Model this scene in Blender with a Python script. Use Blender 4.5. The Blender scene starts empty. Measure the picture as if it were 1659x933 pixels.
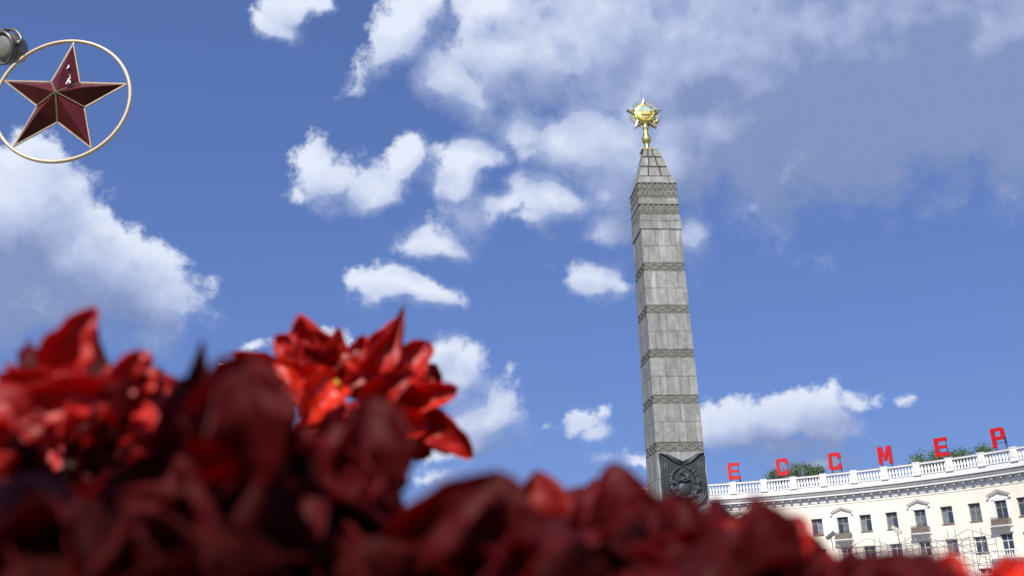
import bpy, bmesh, math, random
from mathutils import Vector, Matrix, noise as mnoise
random.seed(7)
R_ = math.radians
sc = bpy.context.scene
COL = sc.collection

# ------------------------------------------------------------------ camera
FPX, PITCH, ROLL = 1600.0, 0.335375, -0.0301564
CAMZ = 0.5
F = Vector((0, math.cos(PITCH), math.sin(PITCH)))
Rv0 = Vector((1, 0, 0)); Uv0 = Rv0.cross(F)
RV = Rv0 * math.cos(ROLL) + Uv0 * math.sin(ROLL)
UV = -Rv0 * math.sin(ROLL) + Uv0 * math.cos(ROLL)
CAMP = Vector((0, 0, CAMZ))
def ray(X, Y):
    return (F * FPX + RV * (X - 829.5) - UV * (Y - 466.5)).normalized()
def at(X, Y, d):
    return CAMP + ray(X, Y) * d
cam = bpy.data.cameras.new('camera'); co = bpy.data.objects.new('camera', cam)
COL.objects.link(co); sc.camera = co
cam.sensor_width = 36; cam.lens = FPX / 1659 * 36
m = Matrix((RV, UV, -F)).transposed().to_4x4(); m.translation = CAMP
co.matrix_world = m
cam.clip_start = 0.01; cam.clip_end = 6000
cam.dof.use_dof = True; cam.dof.focus_distance = 60; cam.dof.aperture_fstop = 34.7 / 2.6
cam.dof.aperture_blades = 0

# ------------------------------------------------------------------ world
SUN_AZ = R_(196)      # compass style: 0 = +y, clockwise (towards +x)
SUN_EL = R_(43)
w = bpy.data.worlds.new('World'); sc.world = w; w.use_nodes = True
nt = w.node_tree; N = nt.nodes; L = nt.links; N.clear()
def node(tree, typ, **kw):
    n = tree.nodes.new(typ)
    for k, v in kw.items():
        if k == 'op': n.operation = v
        elif k.startswith('i_'):
            n.inputs[int(k[2:])].default_value = v
        else: setattr(n, k, v)
    return n
def azel(X, Y):
    d = ray(X, Y)
    return math.atan2(d.x, d.y), math.asin(d.z)
# cloud banks: photo pixel centre, half sizes, turn (deg, counter-clockwise), weight
BL = [(20,372,90,90,0,1.5),(95,425,125,88,-14,1.5),(205,462,100,58,-20,1.35),(-50,410,150,115,0,1.5),(30,470,150,60,0,1.3),(-230,400,180,130,0,1.1),
 (195,500,85,45,0,.8),(480,12,48,34,0,.9),(450,48,44,20,-20,.62),(525,85,26,9,0,.5),
 (655,60,70,55,40,1.0),(690,8,45,35,30,.9),(625,100,40,30,0,.7),
 (860,90,140,110,10,1.05),(960,60,170,120,0,1.15),(745,150,78,44,-20,1.2),(800,25,60,50,0,1.0),
 (1150,90,260,150,0,1.25),(1400,90,320,165,0,1.7),(1650,60,300,170,0,1.7),(1560,170,240,110,0,1.3),(1220,200,280,115,-3,1.15),(1010,245,120,72,-25,1.25),(895,225,72,44,-30,1.2),
 (1380,190,250,110,4,1.35),(1080,265,130,62,0,1.3),(1900,60,300,190,0,1.2),(1350,-80,500,140,0,1.3),
 (535,280,56,52,-10,1.0),(590,302,62,32,0,1.0),(660,258,46,26,45,.62),(480,310,34,22,0,.6),
 (765,262,56,30,15,.95),(745,300,46,50,0,1.0),(790,345,84,34,0,1.0),(885,330,72,44,0,1.1),(850,360,70,26,0,.9),
 (710,388,54,31,0,.95),(655,475,80,32,-8,1.0),(640,440,36,16,0,.58),
 (985,372,78,38,8,.9),(1125,375,36,62,25,.82),(1075,380,60,60,0,.7),(975,445,62,32,-15,.78),(1020,470,30,20,0,.6),
 (1260,675,105,46,4,1.0),(1345,695,90,42,-10,1.0),(1185,700,80,44,0,1.0),(1280,715,140,30,0,.8),(1400,655,34,20,-15,.8),(1465,643,18,12,0,.5),
 (800,670,62,60,-10,.95),(745,610,52,46,-35,.95),(780,720,80,36,0,.8),(700,775,100,26,0,.5),
 (955,680,38,20,10,.72),(982,700,24,14,0,.58),(1050,735,70,22,0,.55),(1320,745,170,30,0,.62),(890,690,16,12,0,.45),
 (400,552,28,9,10,.5),(520,565,44,24,0,.6),(1545,305,22,10,0,.42),(150,770,200,40,0,.6)]
grp = bpy.data.node_groups.new('cloud_field', 'ShaderNodeTree')
grp.interface.new_socket('Az', in_out='INPUT', socket_type='NodeSocketFloat')
grp.interface.new_socket('El', in_out='INPUT', socket_type='NodeSocketFloat')
grp.interface.new_socket('Dir', in_out='INPUT', socket_type='NodeSocketVector')
grp.interface.new_socket('Field', in_out='OUTPUT', socket_type='NodeSocketFloat')
grp.interface.new_socket('Soft', in_out='OUTPUT', socket_type='NodeSocketFloat')
gi = grp.nodes.new('NodeGroupInput'); go = grp.nodes.new('NodeGroupOutput')
cmb = node(grp, 'ShaderNodeCombineXYZ')
# warp the position a little so the outlines break up
n1 = node(grp, 'ShaderNodeTexNoise'); n1.inputs['Scale'].default_value = 9; n1.inputs['Detail'].default_value = 3
grp.links.new(gi.outputs['Dir'], n1.inputs['Vector'])
sb = node(grp, 'ShaderNodeVectorMath', op='SUBTRACT'); sb.inputs[1].default_value = (.5, .5, .5)
grp.links.new(n1.outputs['Color'], sb.inputs[0])
scl = node(grp, 'ShaderNodeVectorMath', op='SCALE'); scl.inputs['Scale'].default_value = 0.06
grp.links.new(sb.outputs[0], scl.inputs[0])
grp.links.new(gi.outputs['Az'], cmb.inputs[0]); grp.links.new(gi.outputs['El'], cmb.inputs[1])
adv = node(grp, 'ShaderNodeVectorMath', op='ADD')
grp.links.new(cmb.outputs[0], adv.inputs[0]); grp.links.new(scl.outputs[0], adv.inputs[1])
flt = node(grp, 'ShaderNodeVectorMath', op='MULTIPLY'); flt.inputs[1].default_value = (1, 1, 0)
grp.links.new(adv.outputs[0], flt.inputs[0])
prev = None
for (X, Y, a, b, rot, wt) in BL:
    az, el = azel(X, Y)
    ax_, el2 = azel(X + a, Y); bx, by = azel(X, Y - b)
    sa = max(abs(ax_ - az), .004); sbb = max(abs(by - el), .004)
    mp = node(grp, 'ShaderNodeMapping', vector_type='TEXTURE')
    mp.inputs['Location'].default_value = (az, el, 0)
    mp.inputs['Rotation'].default_value = (0, 0, R_(rot))
    mp.inputs['Scale'].default_value = (sa * 1.12, sbb * 1.12, 1)
    if prev is None: grp.links.new(flt.outputs[0], mp.inputs['Vector'])
    else:      # evaluate the banks one after another
        vv = node(grp, 'ShaderNodeVectorMath', op='MULTIPLY_ADD'); vv.inputs[1].default_value = (1e-9, 1e-9, 0)
        grp.links.new(prev.outputs[0], vv.inputs[0]); grp.links.new(flt.outputs[0], vv.inputs[2]); grp.links.new(vv.outputs[0], mp.inputs['Vector'])
    ln = node(grp, 'ShaderNodeVectorMath', op='LENGTH'); grp.links.new(mp.outputs[0], ln.inputs[0])
    sz = math.sqrt(a * b)
    k = min(1.0, .20 + sz / 120)
    ma = node(grp, 'ShaderNodeMath', op='MULTIPLY_ADD'); ma.inputs[1].default_value = -k; ma.inputs[2].default_value = k * wt + .10 * max(0, 1 - sz / 110)
    grp.links.new(ln.outputs['Value'], ma.inputs[0])
    if prev is None: prev = ma
    else:
        mx = node(grp, 'ShaderNodeMath', op='SMOOTH_MAX'); mx.inputs[2].default_value = .12
        grp.links.new(prev.outputs[0], mx.inputs[0]); grp.links.new(ma.outputs[0], mx.inputs[1]); prev = mx
# scattered clouds for the rest of the sky (behind and beside the view)
n0 = node(grp, 'ShaderNodeTexNoise'); n0.inputs['Scale'].default_value = 2.6; n0.inputs['Detail'].default_value = 2
grp.links.new(gi.outputs['Dir'], n0.inputs['Vector'])
m0 = node(grp, 'ShaderNodeMath', op='MULTIPLY_ADD'); m0.inputs[1].default_value = 4.5; m0.inputs[2].default_value = -2.5
grp.links.new(n0.outputs['Fac'], m0.inputs[0])
a0 = node(grp, 'ShaderNodeMath', op='ABSOLUTE'); grp.links.new(gi.outputs['Az'], a0.inputs[0])
g0 = node(grp, 'ShaderNodeMapRange'); g0.inputs[1].default_value = .62; g0.inputs[2].default_value = .95; g0.inputs[3].default_value = -2.5; g0.inputs[4].default_value = 0
grp.links.new(a0.outputs[0], g0.inputs[0])
ad0 = node(grp, 'ShaderNodeMath', op='ADD'); grp.links.new(m0.outputs[0], ad0.inputs[0]); grp.links.new(g0.outputs[0], ad0.inputs[1])
mx = node(grp, 'ShaderNodeMath', op='MAXIMUM'); grp.links.new(prev.outputs[0], mx.inputs[0]); grp.links.new(ad0.outputs[0], mx.inputs[1])
n2 = node(grp, 'ShaderNodeTexNoise'); n2.inputs['Scale'].default_value = 19; n2.inputs['Detail'].default_value = 9; n2.inputs['Roughness'].default_value = .62
n2.inputs['Lacunarity'].default_value = 2.15
grp.links.new(gi.outputs['Dir'], n2.inputs['Vector'])
m2 = node(grp, 'ShaderNodeMath', op='MULTIPLY_ADD'); m2.inputs[1].default_value = 2.2; m2.inputs[2].default_value = -1.06
grp.links.new(n2.outputs['Fac'], m2.inputs[0])
fa = node(grp, 'ShaderNodeMath', op='ADD'); grp.links.new(mx.outputs[0], fa.inputs[0]); grp.links.new(m2.outputs[0], fa.inputs[1])
grp.links.new(fa.outputs[0], go.inputs['Field'])
n3 = node(grp, 'ShaderNodeTexNoise'); n3.inputs['Scale'].default_value = 19; n3.inputs['Detail'].default_value = 6; n3.inputs['Roughness'].default_value = .5
grp.links.new(gi.outputs['Dir'], n3.inputs['Vector'])
m3 = node(grp, 'ShaderNodeMath', op='MULTIPLY'); m3.inputs[1].default_value = 1.25; grp.links.new(n3.outputs['Fac'], m3.inputs[0])
fs_ = node(grp, 'ShaderNodeMath', op='ADD'); grp.links.new(mx.outputs[0], fs_.inputs[0]); grp.links.new(m3.outputs[0], fs_.inputs[1])
grp.links.new(fs_.outputs[0], go.inputs['Soft'])

tc = node(nt, 'ShaderNodeTexCoord')
sx = node(nt, 'ShaderNodeSeparateXYZ')
nv = node(nt, 'ShaderNodeVectorMath', op='NORMALIZE'); L.new(tc.outputs['Generated'], nv.inputs[0]); L.new(nv.outputs[0], sx.inputs[0])
azn = node(nt, 'ShaderNodeMath', op='ARCTAN2'); L.new(sx.outputs[0], azn.inputs[0]); L.new(sx.outputs[1], azn.inputs[1])
eln = node(nt, 'ShaderNodeMath', op='ARCSINE'); L.new(sx.outputs[2], eln.inputs[0])
g1 = node(nt, 'ShaderNodeGroup'); g1.node_tree = grp
L.new(azn.outputs[0], g1.inputs[0]); L.new(eln.outputs[0], g1.inputs[1]); L.new(nv.outputs[0], g1.inputs[2])
# same field a little further towards the sun-lit upper left
off = node(nt, 'ShaderNodeVectorMath', op='ADD'); off.inputs[1].default_value = (-.012, 0, .024); L.new(nv.outputs[0], off.inputs[0])
az2 = node(nt, 'ShaderNodeMath', op='ADD'); az2.inputs[1].default_value = -.014; L.new(azn.outputs[0], az2.inputs[0])
el2n = node(nt, 'ShaderNodeMath', op='ADD'); el2n.inputs[1].default_value = .028; L.new(eln.outputs[0], el2n.inputs[0])
g2 = node(nt, 'ShaderNodeGroup'); g2.node_tree = grp
L.new(az2.outputs[0], g2.inputs[0]); L.new(el2n.outputs[0], g2.inputs[1]); L.new(off.outputs[0], g2.inputs[2])
al = node(nt, 'ShaderNodeMapRange', interpolation_type='SMOOTHSTEP'); al.inputs[1].default_value = -.16; al.inputs[2].default_value = .66
L.new(g1.outputs[0], al.inputs[0])
df = node(nt, 'ShaderNodeMath', op='SUBTRACT'); L.new(g1.outputs[1], df.inputs[0]); L.new(g2.outputs[1], df.inputs[1])
kk = node(nt, 'ShaderNodeMath', op='MULTIPLY_ADD', use_clamp=True); kk.inputs[1].default_value = 2.0; kk.inputs[2].default_value = .15; L.new(df.outputs[0], kk.inputs[0])
k2 = node(nt, 'ShaderNodeMath', op='MULTIPLY_ADD'); k2.inputs[1].default_value = 1.7; k2.inputs[2].default_value = 1.0; L.new(kk.outputs[0], k2.inputs[0])
f2 = node(nt, 'ShaderNodeMath', op='ADD'); f2.inputs[1].default_value = .10; L.new(g1.outputs[0], f2.inputs[0])
f3 = node(nt, 'ShaderNodeMath', op='MULTIPLY'); L.new(f2.outputs[0], f3.inputs[0]); L.new(k2.outputs[0], f3.inputs[1])
al.inputs[1].default_value = 0; al.inputs[2].default_value = 1; L.new(f3.outputs[0], al.inputs[0])
lit = node(nt, 'ShaderNodeMath', op='MULTIPLY_ADD'); lit.inputs[1].default_value = .80; lit.inputs[2].default_value = .47; L.new(df.outputs[0], lit.inputs[0])
thk = node(nt, 'ShaderNodeMapRange'); thk.inputs[1].default_value = .35; thk.inputs[2].default_value = 1.5; thk.inputs[3].default_value = -.1; thk.inputs[4].default_value = .26
L.new(g1.outputs[0], thk.inputs[0])
lt2 = node(nt, 'ShaderNodeMath', op='SUBTRACT', use_clamp=True); L.new(lit.outputs[0], lt2.inputs[0]); L.new(thk.outputs[0], lt2.inputs[1])
# thick bases of the two large clouds are darker
pv = node(nt, 'ShaderNodeCombineXYZ'); L.new(azn.outputs[0], pv.inputs[0]); L.new(eln.outputs[0], pv.inputs[1])
lastg = lt2
for (X, Y, a, b, amt) in [(1480, 220, 800, 380, .50), (1200, 270, 300, 110, .10), (40, 470, 330, 170, .24), (1290, 715, 320, 85, .5), (780, 730, 120, 50, .4), (940, 690, 80, 30, .25), (1020, 400, 110, 90, .2)]:
    az, el = azel(X, Y); sa = abs(azel(X + a, Y)[0] - az); sb_ = abs(azel(X, Y - b)[1] - el)
    mp = node(nt, 'ShaderNodeMapping', vector_type='TEXTURE'); mp.inputs['Location'].default_value = (az, el, 0); mp.inputs['Scale'].default_value = (sa, sb_, 1)
    L.new(pv.outputs[0], mp.inputs['Vector'])
    ln = node(nt, 'ShaderNodeVectorMath', op='LENGTH'); L.new(mp.outputs[0], ln.inputs[0])
    mr = node(nt, 'ShaderNodeMapRange', interpolation_type='SMOOTHSTEP'); mr.inputs[1].default_value = 1.1; mr.inputs[2].default_value = .0; mr.inputs[3].default_value = 0; mr.inputs[4].default_value = amt
    L.new(ln.outputs['Value'], mr.inputs[0])
    sbn = node(nt, 'ShaderNodeMath', op='SUBTRACT', use_clamp=True); L.new(lastg.outputs[0], sbn.inputs[0]); L.new(mr.outputs[0], sbn.inputs[1]); lastg = sbn
cr = node(nt, 'ShaderNodeValToRGB')
cr.color_ramp.elements[0].position = 0; cr.color_ramp.elements[0].color = (.225, .30, .525, 1)
cr.color_ramp.elements[1].position = 1; cr.color_ramp.elements[1].color = (.76, .82, .96, 1)
e = cr.color_ramp.elements.new(.45); e.color = (.42, .50, .74, 1)
L.new(lastg.outputs[0], cr.inputs[0])
sky = node(nt, 'ShaderNodeTexSky', sky_type='NISHITA', sun_disc=False)
sky.sun_elevation = SUN_EL; sky.sun_rotation = SUN_AZ
sky.altitude = 200; sky.air_density = 1.0; sky.dust_density = 1.2; sky.ozone_density = 1.5
bg = node(nt, 'ShaderNodeBackground'); bg.inputs['Strength'].default_value = .1
tint = node(nt, 'ShaderNodeMix', data_type='RGBA', blend_type='MULTIPLY'); tint.inputs[0].default_value = 1
tint.inputs[7].default_value = (.755, 1.087, 2.06, 1)
gm = node(nt, 'ShaderNodeGamma'); gm.inputs['Gamma'].default_value = .5; L.new(sky.outputs[0], gm.inputs[0]); L.new(gm.outputs[0], tint.inputs[6]); L.new(tint.outputs[2], bg.inputs['Color'])
bc = node(nt, 'ShaderNodeBackground'); bc.inputs['Strength'].default_value = .80; L.new(cr.outputs[0], bc.inputs['Color'])
mxs = node(nt, 'ShaderNodeMixShader'); L.new(al.outputs[0], mxs.inputs[0]); L.new(bg.outputs[0], mxs.inputs[1]); L.new(bc.outputs[0], mxs.inputs[2])
wo = node(nt, 'ShaderNodeOutputWorld'); L.new(mxs.outputs[0], wo.inputs[0])
w.cycles.sampling_method = 'MANUAL'; w.cycles.sample_map_resolution = 512
# ------------------------------------------------------------------ sun, exposure
sd = Vector((math.sin(SUN_AZ) * math.cos(SUN_EL), math.cos(SUN_AZ) * math.cos(SUN_EL), math.sin(SUN_EL)))
sl = bpy.data.lights.new('sun', 'SUN'); sl.energy = 4.2; sl.angle = R_(.53); sl.color = (1, .95, .87)
so = bpy.data.objects.new('sun', sl); COL.objects.link(so); so.rotation_euler = sd.to_track_quat('Z', 'Y').to_euler()
so.location = (0, -20, 60)
sc.view_settings.view_transform = 'Standard'; sc.view_settings.look = 'None'
sc.view_settings.gamma = 1; sc.view_settings.exposure = 0.35

# ------------------------------------------------------------------ materials
def mat(name, col, rough=.6, metal=0, var=.12, scale=3, bump=0, bscale=None, spec=.5, objvar=0, transl=None, col2=None, stretch=None, coat=0):
    mt = bpy.data.materials.new(name); mt.use_nodes = True
    t = mt.node_tree; b = t.nodes['Principled BSDF']
    b.inputs['Roughness'].default_value = rough; b.inputs['Metallic'].default_value = metal
    b.inputs['Specular IOR Level'].default_value = spec
    if coat: b.inputs['Coat Weight'].default_value = coat; b.inputs['Coat Roughness'].default_value = .08
    tcn = t.nodes.new('ShaderNodeTexCoord')
    vec = tcn.outputs['Object']
    if stretch:
        mpn = t.nodes.new('ShaderNodeMapping'); mpn.inputs['Scale'].default_value = stretch
        t.links.new(vec, mpn.inputs['Vector']); vec = mpn.outputs[0]
    nz = t.nodes.new('ShaderNodeTexNoise'); nz.inputs['Scale'].default_value = scale; nz.inputs['Detail'].default_value = 6; nz.inputs['Roughness'].default_value = .6
    t.links.new(vec, nz.inputs['Vector'])
    rp = t.nodes.new('ShaderNodeValToRGB')
    c2 = col2 or tuple(c * (1 - var * 2) for c in col)
    rp.color_ramp.elements[0].position = .32; rp.color_ramp.elements[0].color = (*c2, 1)
    rp.color_ramp.elements[1].position = .68; rp.color_ramp.elements[1].color = (*[min(1, c * (1 + (0 if col2 else var))) for c in col], 1)
    t.links.new(nz.outputs['Fac'], rp.inputs[0]); out = rp.outputs[0]
    if objvar:
        oi = t.nodes.new('ShaderNodeObjectInfo')
        mr = t.nodes.new('ShaderNodeMapRange'); mr.inputs[3].default_value = 1 - objvar; mr.inputs[4].default_value = 1 + objvar
        t.links.new(oi.outputs['Random'], mr.inputs[0])
        ml = t.nodes.new('ShaderNodeVectorMath'); ml.operation = 'SCALE'
        t.links.new(out, ml.inputs[0]); t.links.new(mr.outputs[0], ml.inputs['Scale']); out = ml.outputs[0]
    t.links.new(out, b.inputs['Base Color'])
    if bump:
        nb = t.nodes.new('ShaderNodeTexNoise'); nb.inputs['Scale'].default_value = bscale or scale * 6; nb.inputs['Detail'].default_value = 5
        t.links.new(vec, nb.inputs['Vector'])
        bp = t.nodes.new('ShaderNodeBump'); bp.inputs['Strength'].default_value = 1; bp.inputs['Distance'].default_value = bump
        t.links.new(nb.outputs['Fac'], bp.inputs['Height']); t.links.new(bp.outputs[0], b.inputs['Normal'])
    if transl:
        tr = t.nodes.new('ShaderNodeBsdfTranslucent'); tr.inputs['Color'].default_value = (*transl[0], 1)
        ms = t.nodes.new('ShaderNodeMixShader'); ms.inputs[0].default_value = transl[1]
        t.links.new(b.outputs[0], ms.inputs[1]); t.links.new(tr.outputs[0], ms.inputs[2])
        t.links.new(ms.outputs[0], t.nodes['Material Output'].inputs['Surface'])
    return mt
def granite(name, base, light):
    mt = mat(name, base, .75, objvar=.13, bump=.02, bscale=8)
    t = mt.node_tree; b = t.nodes['Principled BSDF']
    tcn = t.nodes.new('ShaderNodeTexCoord')
    src = b.inputs['Base Color'].links[0].from_socket
    # pale lime runs: stretched down the face
    mp = t.nodes.new('ShaderNodeMapping'); mp.inputs['Scale'].default_value = (2.6, 2.6, .34)
    t.links.new(tcn.outputs['Object'], mp.inputs['Vector'])
    nz = t.nodes.new('ShaderNodeTexNoise'); nz.inputs['Scale'].default_value = 1.0; nz.inputs['Detail'].default_value = 4
    t.links.new(mp.outputs[0], nz.inputs['Vector'])
    mr = t.nodes.new('ShaderNodeMapRange'); mr.inputs[1].default_value = .57; mr.inputs[2].default_value = .72; mr.inputs[4].default_value = .8
    t.links.new(nz.outputs['Fac'], mr.inputs[0])
    mx = t.nodes.new('ShaderNodeMix'); mx.data_type = 'RGBA'; mx.inputs[7].default_value = (*light, 1)
    t.links.new(mr.outputs[0], mx.inputs[0]); t.links.new(src, mx.inputs[6])
    # dark damp runs
    nz2 = t.nodes.new('ShaderNodeTexNoise'); nz2.inputs['Scale'].default_value = 1.7; nz2.inputs['Detail'].default_value = 5
    mp2 = t.nodes.new('ShaderNodeMapping'); mp2.inputs['Scale'].default_value = (1.2, 1.2, .6); mp2.inputs['Location'].default_value = (7, 3, 1)
    t.links.new(tcn.outputs['Object'], mp2.inputs['Vector']); t.links.new(mp2.outputs[0], nz2.inputs['Vector'])
    mr2 = t.nodes.new('ShaderNodeMapRange'); mr2.inputs[1].default_value = .46; mr2.inputs[2].default_value = .66; mr2.inputs[4].default_value = .5
    t.links.new(nz2.outputs['Fac'], mr2.inputs[0])
    mx2 = t.nodes.new('ShaderNodeMix'); mx2.data_type = 'RGBA'; mx2.inputs[7].default_value = (base[0] * .52, base[1] * .54, base[2] * .5, 1)
    t.links.new(mr2.outputs[0], mx2.inputs[0]); t.links.new(mx.outputs[2], mx2.inputs[6])
    t.links.new(mx2.outputs[2], b.inputs['Base Color'])
    return mt
M = dict(
 granite=granite('granite', (.285, .285, .268), (.46, .46, .45)),
 granite_band=granite('granite_band', (.165, .163, .138), (.25, .25, .22)),
 granite_rib=mat('granite_rib', (.20, .198, .17), .8, scale=4),
 mortar=mat('mortar', (.07, .07, .06), .9),
 basecap=mat('basecap', (.11, .12, .13), .55),
 bronze=mat('bronze', (.045, .05, .055), .5, .35, scale=3, bump=.01, bscale=14),
 bronze2=mat('bronze2', (.075, .083, .09), .45, .35, scale=5),
 gold=mat('gold', (1.0, .76, .24), .34, 1, var=.04),
 silver=mat('silver', (.80, .72, .52), .35, .8, var=.1, scale=6),
 ray_metal=mat('ray_metal', (.42, .45, .40), .4, .6, var=.15, scale=6),
 enamel_teal=mat('enamel_teal', (.35, .55, .58), .3),
 enamel_red=mat('enamel_red', (.30, .03, .03), .35),
 wall=mat('wall', (.84, .785, .665), .85, var=.035, scale=.6, bump=.004, bscale=20),
 white=mat('white', (.80, .79, .77), .75, var=.04, scale=1.5),
 white_frame=mat('white_frame', (.78, .78, .76), .5),
 fascia=mat('fascia', (.46, .46, .46), .7, var=.1, scale=2),
 brown_edge=mat('brown_edge', (.20, .10, .09), .7),
 brown_frame=mat('brown_frame', (.075, .05, .045), .6),
 tan_frame=mat('tan_frame', (.34, .30, .24), .6),
 glass=mat('glass', (.045, .065, .09), .12, var=.3, scale=.5, spec=.7, objvar=.3),
 curtain=mat('curtain', (.22, .24, .27), .35, var=.3, scale=2, spec=.6, objvar=.35),
 greenglass=mat('greenglass', (.16, .34, .30), .2),
 railing=mat('railing', (.26, .20, .165), .7, var=.2, scale=5),
 rooftin=mat('rooftin', (.30, .29, .29), .55),
 letter=mat('letter', (.56, .004, .006), .5, var=.05),
 darksteel=mat('darksteel', (.09, .09, .10), .55, .5),
 pipe=mat('pipe', (.27, .26, .29), .5, .5, var=.3, scale=6),
 lampgrey=mat('lampgrey', (.19, .18, .165), .42, .4, var=.2, scale=10),
 lampglass=mat('lampglass', (.24, .23, .20), .12, spec=.8),
 cream_metal=mat('cream_metal', (.66, .50, .33), .35, .15, var=.05, scale=8),
 star_red=mat('star_red', (.10, .007, .008), .38, 0, var=.08, scale=3, spec=.5),
 star_edge=mat('star_edge', (.25, .19, .125), .45, .2, var=.15, scale=20),
 patch_white=mat('patch_white', (.8, .8, .8), .5),
 asphalt=mat('asphalt', (.05, .05, .052), .9, scale=4, bump=.004),
 paving=mat('paving', (.27, .26, .25), .85, scale=2, bump=.004),
 kerb=mat('kerb', (.34, .34, .33), .8),
 soil=mat('soil', (.035, .024, .016), .95, scale=20, bump=.01),
 lawn=mat('lawn', (.05, .09, .025), .9, scale=8, bump=.02),
 bark=mat('bark', (.12, .09, .065), .9, scale=5, bump=.02),
 tree_leaf=mat('tree_leaf', (.17, .23, .11), .55, var=.35, scale=1.1, objvar=.1, transl=((.2, .3, .09), .35)),
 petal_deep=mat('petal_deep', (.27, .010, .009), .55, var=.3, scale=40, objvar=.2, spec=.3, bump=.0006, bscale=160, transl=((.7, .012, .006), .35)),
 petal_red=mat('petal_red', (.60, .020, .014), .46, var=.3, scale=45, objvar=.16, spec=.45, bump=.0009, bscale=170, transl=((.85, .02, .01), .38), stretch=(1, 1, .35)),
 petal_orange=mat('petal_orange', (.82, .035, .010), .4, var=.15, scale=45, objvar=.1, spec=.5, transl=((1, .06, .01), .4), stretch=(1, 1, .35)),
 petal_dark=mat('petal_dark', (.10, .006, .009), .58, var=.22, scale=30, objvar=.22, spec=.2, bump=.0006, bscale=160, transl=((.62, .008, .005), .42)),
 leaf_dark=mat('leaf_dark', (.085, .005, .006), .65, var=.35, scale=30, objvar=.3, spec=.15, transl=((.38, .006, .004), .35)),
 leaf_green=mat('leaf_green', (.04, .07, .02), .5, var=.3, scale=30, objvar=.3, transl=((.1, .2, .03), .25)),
 stamen=mat('stamen', (.62, .50, .03), .5),
 pistil=mat('pistil', (.62, .20, .15), .5),
 stem=mat('stem', (.05, .018, .012), .6),
 farwall=mat('farwall', (.55, .50, .42), .85),
 pole=mat('pole', (.50, .50, .50), .5, .3),
)
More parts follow.
